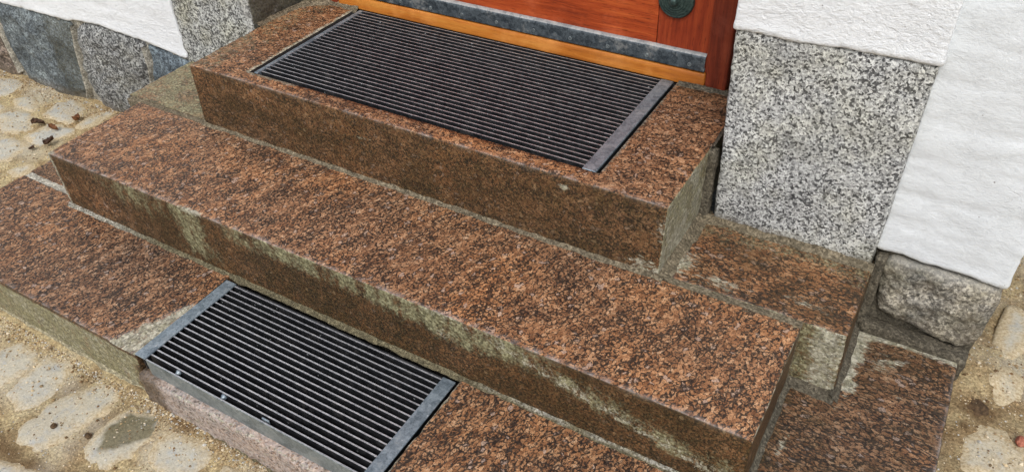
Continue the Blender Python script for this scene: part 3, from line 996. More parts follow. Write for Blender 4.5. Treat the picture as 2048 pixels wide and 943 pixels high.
slab("step_slab", (-.6048, -.4385, -.16), (.6052, .12, 0), [M_A, M_PIT], stairs, .0085, .0028, .7, .0012, 30, 1,
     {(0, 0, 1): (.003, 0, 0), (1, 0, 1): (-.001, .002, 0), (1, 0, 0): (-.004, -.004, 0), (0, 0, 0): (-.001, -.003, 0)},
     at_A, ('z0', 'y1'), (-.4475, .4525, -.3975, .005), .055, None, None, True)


# middle step, front stone
def at_B1(P, N, e):
    a = np.zeros((len(P), 4))
    front = sstep(.4, .8, -N[:, 1]); side = sstep(.4, .8, np.abs(N[:, 0])); top = sstep(.4, .8, N[:, 2])
    x, z = P[:, 0], P[:, 2]
    n = fbm(P, 12, 3, 22)
    dpt = -.16 - z
    a[:, 2] = front * np.clip(.92 + .25 * n - .5 * np.exp(-((x + .70) / .10) ** 2 - ((dpt - .10) / .05) ** 2), .2, 1) + side * .9
    # pale olive run near the left and along the upper edge
    al = 1.0 * np.exp(-((x + .395 - .3 * dpt) / .05) ** 2) * sstep(.165, .10, dpt + .02 * n)
    al = np.maximum(al, .62 * np.exp(-((x + .55) / .12) ** 2) * sstep(.10, .02, dpt))
    al = np.maximum(al, .95 * sstep(-.34, -.15, x) * sstep(.06, .018, dpt + .012 * n - .018 * sstep(.0, .35, x)) * sstep(.60, .40, x))
    drip = np.clip(.78 + 1.1 * fbm(np.column_stack([x, x * 0, z * .22]), 42, 3, 81) + .45 * fbm(P, 70, 2, 82), .1, 1.25)
    a[:, 0] = front * al * drip
    c0 = .004 + .105 * sstep(.28, .92, x)
    band = np.exp(-((dpt - c0) / .020) ** 2) * sstep(.02, .34, x)
    li = .50 * band * np.clip(.9 + .4 * n, 0, 1.2)
    thin = np.exp(-((dpt - c0 - .012 - .004 * n) / .0045) ** 2) * sstep(.3, .5, x) * .75
    li = np.maximum(li, thin)
    li = np.maximum(li, .55 * np.exp(-((x - .30) / .03) ** 2 - ((dpt - .05) / .02) ** 2))
    li = np.maximum(li, .72 * sstep(.0075, .0, x + .846 - .006) * 1.0)
    li = np.maximum(li, .60 * sstep(.77, .86, x) * sstep(.075, .11, dpt))
    a[:, 0] = np.maximum(a[:, 0], front * .66 * drip * np.exp(-((dpt - c0) / .026) ** 2) * sstep(.28, .5, x))
    a[:, 1] = front * li
    # worn edges and the pale chip on the front arris
    a[:, 3] = np.clip(edgewear(P, (0, -.7185, 0), (0, 0, -.16), .009), 0, 1)
    a[:, 1] = np.maximum(a[:, 1], .8 * np.exp(-((x + .36) / .045) ** 2) * sstep(.016, .004, np.abs(P[:, 1] + .7185) + dpt))
    a[:, 1] = np.maximum(a[:, 1], side * (x > 0) * .55 * sstep(.012, .003, dpt))
    a[:, 1] = np.maximum(a[:, 1], .75 * np.exp(-((x + .845) / .02) ** 2 - ((P[:, 1] + .7185) / .02) ** 2) * top)
    a[:, 0] = np.maximum(a[:, 0], top * .22 * sstep(-.46, -.445, P[:, 1]))
    return a


slab("step_slab", (-.849, -.7185, ZC), (.868, -.4442, ZB), [M_B1], stairs, .0085, .0026, 1.0, .0012, 26, 2,
     {(0, 0, 1): (.001, 0, 0), (0, 0, 0): (.002, .001, 0)}, at_B1, ('z0',))


# middle step, the two stones behind
def at_B2(P, N, e):
    a = np.zeros((len(P), 4))
    front = sstep(.4, .8, -N[:, 1]); side = sstep(.4, .8, np.abs(N[:, 0])); top = sstep(.4, .8, N[:, 2])
    x, y = P[:, 0], P[:, 1]
    n = fbm(P, 16, 3, 33)
    if x.mean() < 0:
        a[:, 0] = top * np.clip(.62 + .3 * n, 0, 1)
        a[:, 2] = (front + side) * .9
    else:
        a[:, 1] = front * np.clip(.66 + .35 * n - .5 * sstep(.905, .875, x), 0, 1)
        a[:, 0] = front * .6
        a[:, 2] = side * .92 + front * .8 * sstep(.905, .875, x + .01 * n)
        a[:, 1] = np.maximum(a[:, 1], top * .72 * np.exp(-((x - .625) / .035) ** 2 - ((y + .375) / .05) ** 2))
        a[:, 1] = np.maximum(a[:, 1], top * .60 * np.exp(-((x - .70) / .06) ** 2 - ((y + .40) / .022) ** 2))
        a[:, 1] = np.maximum(a[:, 1], top * .45 * np.exp(-((x - .86) / .06) ** 2 - ((y + .38) / .02) ** 2))
        a[:, 0] = np.maximum(a[:, 0], top * .36 * sstep(-.31, -.25, y))
        a[:, 2] = np.maximum(a[:, 2], top * np.clip(.36 + .5 * n, 0, .8))
        a[:, 3] = edgewear(P, (0, -.4285, 0), (0, 0, ZB), .008) * .6
    return a


slab("step_slab", (-.9125, -.4275, ZC), (-.58, -.15, ZB - .0015), [M_B2], stairs, .009, .004, .8, .0015, 26, 3, None, at_B2, ('z0', 'x1'))
slab("step_slab", (.58, -.4285, ZC), (.946, -.2, ZB - .001), [M_B2], stairs, .0085, .005, 1.0, .0016, 26, 4,
     {(1, 0, 1): (-.003, 0, 0), (1, 0, 0): (.005, .004, 0)}, at_B2, ('z0', 'x0'))


# bottom step
def at_C1(P, N, e):
    a = np.zeros((len(P), 4))
    front = sstep(.4, .8, -N[:, 1]); side = sstep(.4, .8, np.abs(N[:, 0])); top = sstep(.4, .8, N[:, 2])
    x, y = P[:, 0], P[:, 1]
    n = fbm(P, 14, 3, 55)
    dpt = ZC - P[:, 2]
    if x.mean() < 0:
        a[:, 0] = front * sstep(.006, .014, dpt + .003 * n) * np.clip(.95 + .7 * fbm(np.column_stack([x, x * 0, P[:, 2] * .3]), 35, 3, 83), .35, 1.2)
        a[:, 2] = 0
        a[:, 1] = front * .50 * sstep(.006, .014, dpt) * np.clip(.8 + .5 * n, 0, 1)
        a[:, 2] = front * np.maximum(.8 * sstep(.016, .008, dpt), 0)
        wetm = np.exp(-((x + .282) / .03) ** 2) * sstep(.02, .05, dpt)
        a[:, 2] = np.maximum(a[:, 2], front * wetm)
        a[:, 0] *= 1 - wetm; a[:, 1] *= 1 - wetm
        chip = poly_dist(np.column_stack([x, y]) + .006 * n[:, None], [(-.375, -1.0), (-.345, -.95), (-.335, -.91), (-.285, -.815), (-.280, -.74), (-.27, -1.0)])
        a[:, 1] = np.maximum(a[:, 1], top * np.clip(.74 + .35 * fbm(P, 45, 3, 91), .3, 1) * sstep(.005, -.006, chip))
        a[:, 3] = np.maximum(edgewear(P, (0, -.985, 0), (0, 0, ZC), .008) * .7, top * .45 * sstep(.005, -.002, chip))
    else:
        a[:, 0] = front * .6; a[:, 2] = front * .7
        a[:, 1] = top * .7 * sstep(.009, .002, x - .3295 + .003 * n)
        a[:, 1] = np.maximum(a[:, 1], top * .4 * sstep(-.74, -.722, y) * np.clip(.5 + n, 0, 1))
    a[:, 2] = np.maximum(a[:, 2], side * .8)
    return a


def disp_chip(Q, N, P):
    """the broken corner beside the lower grate lies a little lower"""
    ch = poly_dist(P[:, :2] + .006 * fbm(P, 14, 3, 55)[:, None], [(-.375, -1.0), (-.345, -.95), (-.335, -.91), (-.285, -.815), (-.280, -.74), (-.27, -1.0)])
    w = sstep(.002, -.01, ch) * sstep(ZC - .03, ZC - .005, P[:, 2])
    Q = Q.copy()
    Q[:, 2] -= w * (.0055 + .003 * fbm(P, 60, 3, 71))
    return Q


slab("step_slab", (-1.082, -.9855, -.50), (-.286, -.694, ZC), [M_C1], stairs, .0085, .0026, .8, .0012, 26, 5, None, at_C1, ('z0',), disp=disp_chip)
slab("step_slab", (.3305, -.9855, -.50), (.80, -.655, ZC), [M_C1], stairs, .0085, .0035, .8, .0012, 26, 6, None, at_C1, ('z0',))


def at_CM(P, N, e):
    a = np.zeros((len(P), 4))
    front = sstep(.3, .8, -N[:, 1])
    a[:, 1] = front * (.30 + .25 * fbm(P, 20, 3, 3)) * sstep(-.24, -.18, P[:, 0]) + sstep(.4, .8, N[:, 2]) * .3 * sstep(-.24, -.18, P[:, 0])
    a[:, 2] = .8 * sstep(-.19, -.25, P[:, 0] + .03 * fbm(P, 25, 2, 7))
    return a


slab("step_slab", (-.284, -1.0005, -.50), (.3285, -.955, -.3585), [M_CM], stairs, .0075, .009, .6, .003, 60, 7, None, at_CM, ('z0',))
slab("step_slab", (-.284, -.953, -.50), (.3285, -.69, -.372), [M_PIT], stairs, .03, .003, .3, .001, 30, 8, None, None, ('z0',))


def at_C2(P, N, e):
    a = np.zeros((len(P), 4))
    top = sstep(.4, .8, N[:, 2]); side = sstep(.4, .8, np.abs(N[:, 0])); front = sstep(.4, .8, np.abs(N[:, 1]))
    x, y = P[:, 0], P[:, 1]
    n = fbm(P * np.array([.5, 1.3, 1]), 30, 3, 66)
    if x.mean() > 0:
        li = .85 * sstep(.024, .004, -.2307 - y + .012 * n) * sstep(.95, .98, x)
        li = np.maximum(li, .80 * sstep(1.005, .965, x + .018 * n) * sstep(-.45, -.38, y) * sstep(.94, .955, x))
        li = np.maximum(li, .42 * np.exp(-((x - 1.03) / .05) ** 2 - ((y + .30) / .06) ** 2) * np.clip(.6 + 1.5 * n, 0, 1.4))
        li = np.maximum(li, .6 * np.exp(-((x - .965) / .012) ** 2 - ((y + .445) / .014) ** 2))
        li = np.maximum(li, .62 * np.exp(-((x - .90) / .010) ** 2 - ((y + .575) / .035) ** 2))
        li = np.maximum(li, .55 * np.exp(-((x - 1.055) / .012) ** 2 - ((y + .375) / .010) ** 2))
        a[:, 1] = top * li
        a[:, 0] = top * .42 * sstep(.905, .885, x) * sstep(-.60, -.72, y)
        a[:, 2] = top * (np.clip(.22 + .45 * n, 0, .6) + .24 * sstep(-.36, -.26, y) + .50 * sstep(.895, .875, x))
        a[:, 3] = top * sstep(.008, .0, 1.1378 - x) * .8
    else:
        a[:, 2] = top * .25
    a[:, 2] = np.maximum(a[:, 2], side * .8)
    return a


slab("step_slab", (.802, -.652, -.50), (1.138, -.2315, ZC - .001), [M_C2], stairs, .0085, .003, .8, .0012, 26, 9, None, at_C2, ('z0', 'x0'))
slab("step_slab", (-1.086, -.676, -.50), (-.82, -.22, ZC - .001), [M_C2], stairs, .009, .004, .8, .0012, 26, 10, None, at_C2, ('z0', 'x1'))

# a hidden core that carries the slabs
slab("rubble_core", (-.82, -.68, -.55), (.80, .1, -.318), [M_MORD], stairs, .08, .004, 0, 0, 10, 11, None, None, ('z0',))


# mortar
def lime_attr(fn):
    def f(V):
        a = np.zeros((len(V), 4))
        a[:, 1] = fn(V)
        return a
    return f


joint("mortar_joint", [(-.61, -.4405, ZB), (.612, -.442, ZB)], stairs, M_MOR, (0, -1, 0), .0095, .008, .45, 1)
joint("mortar_joint", [(.603, -.445, ZB), (.606, -.2, ZB)], stairs, M_MOR, (1, 0, 0), .021, .010, .35, 2)
joint("mortar_joint", [(.60, -.226, ZB), (.946, -.228, ZB)], stairs, M_MOR, (0, -1, 0), .013, .011, .6, 3)
joint("mortar_joint", [(-.855, -.7195, ZC), (.88, -.7195, ZC)], stairs, M_MORO, (0, -1, 0), .0075, .0062, .5, 4, attr=lime_attr(
    lambda V: np.maximum(sstep(.33, .5, V[:, 0]) * .62 * sstep(ZC + .0008, ZC + .002, V[:, 2]) * np.clip(.8 + fbm(V, 18, 3, 5), 0, 1.3), sstep(-.5, -.75, V[:, 0]) * .7)))
joint("mortar_joint", [(.867, -.735, ZC), (.867, -.43, ZC)], stairs, M_MORD, (1, 0, 0), .012, .012, .4, 5)
joint("mortar_joint", [(.866, -.4285, ZC), (.955, -.4285, ZC)], stairs, M_MORD, (0, -1, 0), .018, .010, .4, 6)
joint("mortar_joint", [(.949, -.44, ZC), (.947, -.21, ZC)], stairs, M_MORD, (1, 0, 0), .013, .012, .4, 7)
joint("mortar_joint", [(-1.10, -.9865, -.446), (-.26, -.9865, -.446)], stairs, M_LEDGE, (0, -1, 0), .016, .014, .22, 8, attr=lime_attr(lambda V: .5 * sstep(-.992, -.996, V[:, 1])))
joint("mortar_joint", [(-.25, -1.000, -.447), (.45, -1.000, -.447)], stairs, M_MORO, (0, -1, 0), .012, .010, .5, 9)
for lo, hi, sd in (((-.90, -.4455, -.30), (-.60, -.4265, -.1625), 21), ((.606, -.4455, -.30), (.868, -.4275, -.1618), 22), ((-1.08, -.697, -.48), (-.845, -.672, -.3165), 23)):
    slab("mortar_joint", lo, hi, [M_MORP if sd == 23 else M_MOR], stairs, .008, .002, .6, .0022, 50, sd, None, None, ('z0',))
# fill between the top step, the pier and the door
slab("mortar_joint", (.600, -.228, -.17), (.6205, -.205, -.0015), [M_MORD], stairs, .007, .006, .8, .004, 55, 31, None, None, ('z0',))
joint("mortar_joint", [(-.60, -.05, 0), (-.53, .005, 0), (-.44, -.0015, 0)], stairs, M_MOR, (.3, -.9, 0), .020, .008, .4, 33)
joint("mortar_joint", [(.455, -.002, 0), (.60, -.002, 0)], stairs, M_MORD, (0, -1, 0), .013, .006, .4, 34)
joint("mortar_joint", [(.606, .0, 0), (.608, -.22, 0)], stairs, M_MORD, (-1, 0, 0), .006, .006, .5, 35)
joint("mortar_joint", [(-.6135, -.20, 0), (-.600, -.02, 0)], stairs, M_MOR, (1, 0, 0), .014, .006, .6, 36)


# ------------------------------------------------------------------ grates
def grate(name, x0, x1, y0, y1, ztop, n, lbar, rbar, depth, label, loc, slat_t):
    g = empty(name, loc, label, "floor grate", None)
    a, b = x0 + lbar, x1 - rbar
    pitch = (y1 - y0) / n
    first = None
    for k in range(n):
        y = y1 - pitch * k
        if first is None:
            first = box("slat", (a - .002, y - slat_t, ztop - depth), (b + .002, y, ztop - .0012), [M_SLAT, M_WORN], g, .0005, True)
            me = first.data
        else:
            c = first.copy()
            col.objects.link(c)
            c.parent = g
            c.location = (0, -pitch * k, random.uniform(-.0003, .0002))
            c.rotation_euler = (0, 0, random.uniform(-.0008, .0008))
    # rods that carry the slats
    for t in np.linspace(.12, .88, 3):
        xx = a + (b - a) * t
        box("cross_rod", (xx - .003, y0 + .003, ztop - depth - .006), (xx + .003, y1 - .003, ztop - depth + .001), [M_SLAT], g)
    return g


GA = grate("boot_scraper_grate", -.4335, .4445, -.3935, -.0035, 0, 26, .0105, .028, .022,
           "wide dark metal grate of thin slats sunk into the top step before the door", (0, -.2, 0), .0034)
box("side_bar", (-.4345, -.3935, -.020), (-.4235, -.0025, -.0004), [M_GALV], GA, .001)
box("side_bar", (.4155, -.3955, -.004), (.4440, -.0025, .0012), [M_GALV], GA, .001)
box("side_plate", (.4395, -.394, -.030), (.4430, -.004, -.0045), [M_SLAT], GA)
box("front_plate", (-.4225, -.3965, -.024), (.4150, -.3935, -.0015), [M_SLAT], GA)

GC = grate("boot_scraper_grate", -.282, .325, -.9805, -.7385, ZC, 17, .0275, .0275, .034,
           "smaller steel grate with wide slats and bolted front plate in bottom step", (0, -.86, ZC), .0040)
box("side_bar", (-.2835, -.9845, ZC - .003), (-.2535, -.7345, ZC + .0015), [M_GALV], GC, .001)
box("side_bar", (.2970, -.9845, ZC - .003), (.3255, -.7345, ZC + .0015), [M_GALV], GC, .001)
box("front_plate", (-.2530, -.9845, ZC - .046), (.2965, -.9805, ZC - .001), [M_PLATE, M_WORN], GC, .0008, True)
box("back_plate", (-.2530, -.7385, ZC - .04), (.2965, -.7345, ZC - .001), [M_SLAT], GC)
for sx, x in ((0, -.272), (1, .315)):
    box("side_plate", (x - .002, -.979, ZC - .045), (x + .002, -.7345, ZC - .0035), [M_SLAT], GC)
# bolt heads behind the front plate
for x, y, s in ((-.172, -.9735, 1.0), (-.047, -.9735, 1.05)):
    prof = [(.0001, 0), (.0065 * s, 0), (.0065 * s, .004), (.005 * s, .006), (.0035 * s, .010), (.003 * s, .010)]
    lathe("bolt", prof, (x, y + .004, ZC - .0075), None, M_GALV, GC, 6)
tb = box("bent_tab", (.058, -.9785, ZC - .010), (.076, -.9750, ZC + .002), [M_GALV], GC, .0012)


# ------------------------------------------------------------------ house fronts
def plaster_slab(name, lo, hi, mat, parent, bottom, seed, course=0.0, rough=.0022, res=.012, skip=('z1',), wob=.004, rr=.012, fade=.12, dirtfn=None):
    """plaster coat whose lower edge follows bottom(x)"""
    def disp(Q, N, P):
        t = sstep(lo[2] + fade, lo[2], P[:, 2])
        Q = Q.copy()
        zb = bottom(P[:, 0]) + wob * fbm(np.column_stack([P[:, 0], P[:, 0] * 0, P[:, 0] * 0]), 24, 4, seed + 3)
        Q[:, 2] += t * (zb - lo[2])
        st = P * np.array([.55, 1, 1.3])
        dn = rough * fbm(st, 26, 4, seed, .55) + .003 * fbm(P, 6, 2, seed + 8)
        if course:
            ph = (P[:, 2] + .006 * fbm(P * np.array([1, 1, .4]), 7, 3, seed + 4)) / .072
            fr = ph - np.floor(ph)
            dn = dn + course * (.5 * np.sin(np.pi * fr) ** .6 - .75 * np.exp(-((fr - .06) / .07) ** 2) * (.55 + .8 * fbm(P, 9, 2, seed + 6)) + .35 * (fr - .5))
        dn = dn + .0025 * np.exp(-((P[:, 2] - lo[2]) / .016) ** 2)
        return Q + N * dn[:, None]

    def at(P, N, e):
        a = np.zeros((len(P), 4))
        a[:, 2] = .80 * sstep(.010, .0, P[:, 2] - lo[2]) * np.clip(.55 + fbm(P, 30, 3, seed), 0, 1) + .16 * sstep(.10, .0, P[:, 2] - lo[2]) * np.clip(fbm(P, 22, 3, seed + 2), 0, 1)
        if dirtfn is not None: a[:, 2] = np.maximum(a[:, 2], dirtfn(P))
        return a
    # a tall wall: fine below, coarse above
    return slab(name, lo, hi, [mat], parent, res, rr, .4, 0, 20, seed, None, at, skip, None, 0, disp)


def interp(xs, zs):
    return lambda x: np.interp(x, xs, zs)


YW = -.205
wall_l = empty("plastered_wall", (-2.0, -.2, -.449), "white plastered wall with four dark rough plinth stones, left of the steps", "wall")
bl = interp([-3.2, -1.9, -1.831, -1.615, -1.46, -1.44, -1.306, -1.218, -1.123, -1.065, -1.0, -.94],
            [-.16, -.160, -.156, -.153, -.150, -.142, -.134, -.141, -.143, -.147, -.156, -.160])
plaster_slab("plaster_coat", (-2.3, YW - .004, -.148), (-.931, .12, .30), M_PL, wall_l, bl, 101, res=.010, skip=('z1', 'y1'), rr=.006, wob=.0025)
slab("plaster_coat", (-3.4, YW - .002, .296), (-.931, .12, 2.6), [M_PL], wall_l, .25, .012, .2, .002, 4, 102, None, None, ('y1',))
slab("plaster_coat", (-3.4, YW - .002, -.148), (-2.304, .12, .30), [M_PL], wall_l, .1, .012, .2, .002, 4, 103, None, None, ('y1',))
slab("mortar_bed", (-3.4, YW + .010, -.60), (-.925, .10, -.13), [M_MORP], wall_l, .03, .006, .5, .004, 30, 104, None, None, ('y1', 'z0'))

S1 = [(-2.16, -.17), (-1.925, -.17), (-1.921, -.279), (-1.916, -.324), (-1.912, -.36), (-1.905, -.425), (-1.94, -.48), (-2.16, -.49)]
S2 = [(-1.912, -.158), (-1.831, -.158), (-1.75, -.150), (-1.618, -.160), (-1.47, -.154), (-1.459, -.181), (-1.473, -.221), (-1.499, -.32), (-1.507, -.377), (-1.535, -.415),
      (-1.56, -.47), (-1.60, -.50), (-1.80, -.50), (-1.885, -.47), (-1.900, -.423), (-1.898, -.345), (-1.904, -.263)]
S3 = [(-1.436, -.152), (-1.308, -.141), (-1.222, -.149), (-1.130, -.143), (-1.122, -.16), (-1.135, -.24), (-1.165, -.32), (-1.20, -.40), (-1.25, -.48), (-1.40, -.50),
      (-1.47, -.45), (-1.500, -.388), (-1.500, -.348), (-1.482, -.272), (-1.456, -.207)]
S4 = [(-1.112, -.155), (-1.073, -.160), (-1.009, -.166), (-.952, -.172), (-.90, -.2), (-.90, -.48), (-1.19, -.50), (-1.165, -.40), (-1.135, -.30), (-1.115, -.22)]


def wallface(y):
    return lambda uv, h: np.column_stack([uv[:, 0], y - h, uv[:, 1]])


def stone_attr(fn=None, seed=0):
    def f(V):
        a = np.zeros((len(V), 4))
        a[:, 2] = .75 * sstep(-.40, -.455, V[:, 2] + .012 * fbm(V, 25, 3, seed)) if V[:, 0].mean() < 0 else .0
        if fn: fn(V, a)
        return a
    return f


def f_s2(V, a):
    ch = fbm(V, 14, 3, 9)
    a[:, 2] = np.maximum(a[:, 2], 0)
    dk = sstep(-1.66, -1.60, V[:, 0] + .03 * ch) * .55
    a[:, 0] = dk


ST = [("rough brown plinth stone", S1, M_S_BROWN, None, .012), ("large blue-grey plinth stone with a darker right half", S2, M_S_BLUE, f_s2, .016),
      ("black and white speckled plinth stone", S3, M_S_GREY, None, .015), ("smooth slate-blue plinth stone", S4, M_S_TEAL, None, .010)]
for k, (lb, poly, mt, fn, bu) in enumerate(ST):
    o = pillow("plinth_stone", poly, mt, wall_l, wallface(YW + .004), bu, .06, .15, 128, 26, .0130, 14, .006, 200 + k, 7.0, stone_attr(fn, k))
    o["label"] = lb
# raised pale pointing between the plinth stones
for path, sd in (([(-1.452, YW, -.165), (-1.480, YW, -.25), (-1.500, YW, -.34), (-1.512, YW, -.395), (-1.53, YW, -.44)], 1), ([(-1.120, YW, -.165), (-1.122, YW, -.23), (-1.145, YW, -.30), (-1.18, YW, -.39)], 2),
                 ([(-1.918, YW, -.20), (-1.908, YW, -.30), (-1.906, YW, -.43)], 3)):
    pa = np.array(path)
    t = np.linspace(0, len(pa) - 1, 60)
    C = np.column_stack([np.interp(t, np.arange(len(pa)), pa[:, k]) for k in range(3)])
    w = .0045 * (1 + .5 * fbm(C, 40, 3, sd))
    V = np.concatenate([C + np.column_stack([s * w * 1.4, np.full(60, .008) if abs(s) == 1 else np.full(60, -h_), np.zeros(60)]) for s, h_ in ((-1, 0), (-.45, .009), (0, .0125), (.45, .009), (1, 0))])
    V[:, 1] += .002 * fbm(V, 70, 3, sd)
    kk = np.arange(59)
    Fp = np.concatenate([np.column_stack([i * 60 + kk, (i + 1) * 60 + kk, (i + 1) * 60 + kk + 1, i * 60 + kk + 1]) for i in range(4)])
    mk("pointing", V, Fp, M_MORP, wall_l)


# piers either side of the door
def at_pier_r(P, N, e):
    a = np.zeros((len(P), 4))
    n = fbm(P, 14, 3, 12)
    a[:, 0] = .24 * sstep(.88, .93, P[:, 0] + .02 * n) * sstep(.2, -.05, P[:, 2]) + .36 * sstep(-.05, -.16, P[:, 2] + .04 * n) + .25 * sstep(.66, .61, P[:, 0]) * sstep(.05, -.12, P[:, 2])
    a[:, 2] = .75 * sstep(.022, .004, P[:, 2] + .16 + .01 * n)
    return a


def pier_disp(seed, amp=.003):
    def f(Q, N, P):
        return Q + N * (amp * fbm(P, 13, 4, seed, .55))[:, None]
    return f


pier_r = empty("door_pier", (.78, -.2, -.16), "white pier with a big pale speckled granite block at its foot, right of the door", "door pier")
slab("granite_block", (.6175, -.2265, -.175), (.9415, .10, .2535), [M_PIER], pier_r, .009, .007, .7, .0012, 30, 41, {(0, 0, 0): (.016, 0, 0), (1, 0, 0): (-.002, 0, 0)}, at_pier_r, ('y1',), disp=pier_disp(5))
bpr = interp([.60, .619, .728, .80, .90, .95], [.252, .2525, .2515, .2550, .2555, .2555])
plaster_slab("plaster_coat", (.6160, -.2300, .2535), (.9445, .10, .62), M_PL, pier_r, bpr, 111, res=.008, skip=('z1', 'y1'), rr=.0040, wob=.0030, rough=.0015)
slab("plaster_coat", (.6160, -.229, .616), (.9455, .10, 2.05), [M_PL], pier_r, .2, .008, .2, .002, 4, 112, None, None, ('y1',))


def at_pier_l(P, N, e):
    a = np.zeros((len(P), 4))
    n = fbm(P, 16, 3, 15)
    sd = sstep(.5, .9, N[:, 0])
    a[:, 0] = np.clip(sd * (.75 + .3 * n) + .22 + .3 * n, 0, 1) * sstep(.35, -.1, P[:, 2]) * np.where(P[:, 0] > -.66, 1.15, .85)
    a[:, 1] = .5 * np.exp(-((P[:, 0] + .63) / .012) ** 2) * sstep(.4, .0, N[:, 0] - .5) * np.clip(.6 + n, 0, 1)
    return a


pier_l = empty("door_pier", (-.78, -.2, -.16), "mossy grey granite pier block beside the door, behind the top step's left end", "door pier")
slab("granite_block", (-.9345, -.2105, -.32), (-.6145, .10, .2535), [M_PIERL], pier_l, .009, .016, .6, .0012, 30, 51, None, at_pier_l, ('y1',), disp=pier_disp(8, .005))
plaster_slab("plaster_coat", (-.938, -.2145, .2535), (-.613, .10, .62), M_PL, pier_l, interp([-1, 0], [.2545, .2545]), 121, res=.012, skip=('z1', 'y1'), rr=.008)
slab("plaster_coat", (-.938, -.213, .616), (-.613, .10, 2.05), [M_PL], pier_l, .2, .008, .2, .002, 4, 122, None, None, ('y1',))

# lintel above the door, out of the picture, carried by the piers
lint = empty("plastered_lintel", (0, -.2, 2.05), "white plastered wall band over the door", "wall")
slab("plaster_coat", (-.938, -.214, 2.054), (.9455, .12, 2.6), [M_PL], lint, .2, .008, .2, .002, 4, 131, None, None, ('y1',))

wall_r = empty("plastered_wall", (1.05, -.2, -.36), "smooth white plastered wall end over one rough olive plinth stone, at the right edge", "wall")
br = interp([.94, .953, .982, 1.025, 1.06, 1.087, 1.14, 1.16], [-.128, -.1285, -.126, -.131, -.129, -.131, -.133, -.136])
plaster_slab("plaster_coat", (.9385, YW - .001, -.131), (1.1585, .5, .55), M_PLS, wall_r, br, 141, course=.0024, res=.008, skip=('z1', 'y1'), wob=.0062, rough=.0026, rr=.0035)
slab("plaster_coat", (.9475, YW + .001, .546), (1.1585, .5, 2.6), [M_PLS], wall_r, .2, .008, .2, .002, 4, 142, None, None, ('y1',))
slab("plaster_coat", (1.0, .502, -.131), (1.157, 4.0, 2.6), [M_PLS], wall_r, .25, .008, .2, .003, 4, 143, None, None, ('y1', 'x0'))
slab("mortar_bed", (.9390, YW + .012, -.60), (1.154, .49, -.13), [M_MORD], wall_r, .012, .004, .6, .003, 40, 144, None, None, ('y1', 'z0'))
SR = [(.957, -.139), (.982, -.139), (1.025, -.142), (1.087, -.141), (1.14, -.142), (1.160, -.147), (1.163, -.165), (1.159, -.204), (1.157, -.263), (1.15, -.297), (1.117, -.305),
      (1.08, -.297), (1.056, -.290), (1.02, -.276), (.990, -.283), (.972, -.274), (.966, -.238), (.960, -.192)]


def f_sr(V, a):
    n = fbm(V, 30, 3, 4)
    a[:, 1] = .30 * np.exp(-((V[:, 2] + .143) / .010) ** 2)
    a[:, 2] = .50 * np.clip(.3 + n, 0, 1) + .5 * sstep(1.10, 1.16, V[:, 0]) * sstep(-.2, -.29, V[:, 2])


o = pillow("plinth_stone", SR, M_S_OLIVE, wall_r, wallface(YW + .004), .012, .06, .2, 150, 32, .0070, 34, .0025, 230, 9.0, stone_attr(f_sr, 8), 0)
# mortar ledge between this stone and the lowest step
slab("mortar_joint", (.952, -.232, -.42), (1.150, YW + .012, -.300), [M_MORD], wall_r, .007, .008, .7, .004, 45, 145, {(0, 0, 1): (0, 0, .012), (1, 0, 1): (0, 0, -.008), (1, 1, 1): (0, 0, -.004)}, None, ('y1', 'z0'))
slab("mortar_joint", (.944, -.226, -.32), (.962, YW + .01, -.136), [M_MORD], wall_r, .007, .004, .7, .003, 45, 146, None, None, ('y1', 'z0'))

# ------------------------------------------------------------------ door frame and door
frame = empty("doorway", (0, .03, 0), "wooden door frame with dark red jambs and a golden wood threshold", "door frame")
for sx in (1, -1):
    a, b = sorted((sx * .512, sx * .5585))
    slab("jamb", (a, -.0005, .001), (b, .075, 2.05), [M_JAMB], frame, .03, .005, .2, .0004, 20, 61 + sx, {(0, 0, 0): (.0, 0, .003), (1, 0, 0): (0, 0, -.001)}, None, ())
    a, b = sorted((sx * .508, sx * .5145))
    slab("stop_bead", (a, .004, .034), (b, .070, 2.0), [M_JAMB], frame, .05, .002, .2, .0002, 20, 63 + sx, None, None, ())
    a, b = sorted((sx * .560, sx * .640))
    slab("frame_filler", (a, .02, -.02), (b, .085, 2.05), [M_MORD], frame, .08, .003, .2, .001, 20, 66 + sx, None, None, ())
slab("frame_head", (-.512, .002, 2.0), (.512, .075, 2.05), [M_JAMB], frame, .05, .004, .2, .0004, 20, 69, None, None, ())
slab("threshold_board", (-.511, -.0012, -.002), (.511, .062, .0315), [M_SILL], frame, .02, .0055, .15, .0004, 14, 70,
     {(0, 0, 1): (0, .004, 0), (1, 0, 1): (0, .004, 0)}, None, ('z0',))

door = empty("front_door", (0, .04, .03), "red-brown wooden front door with a screwed-on zinc kick strip and round green rosette", "door")
YD = .0150
slab("bottom_rail", (-.388, YD, .036), (.3885, .055, .225), [M_RAIL], door, .03, .0012, .2, .0003, 20, 71, None, None, ())
slab("stile", (.3897, YD - .0004, .036), (.506, .055, 2.0), [M_STILE], door, .05, .0012, .2, .0003, 20, 72, None, None, ())
slab("stile", (-.506, YD - .0004, .036), (-.3895, .055, 2.0), [M_STILE], door, .05, .0012, .2, .0003, 20, 73, None, None, ())
slab("door_panel", (-.388, YD + .012, .226), (.3885, .05, 2.0), [M_RAIL], door, .06, .001, .2, .0003, 20, 74, None, None, ())
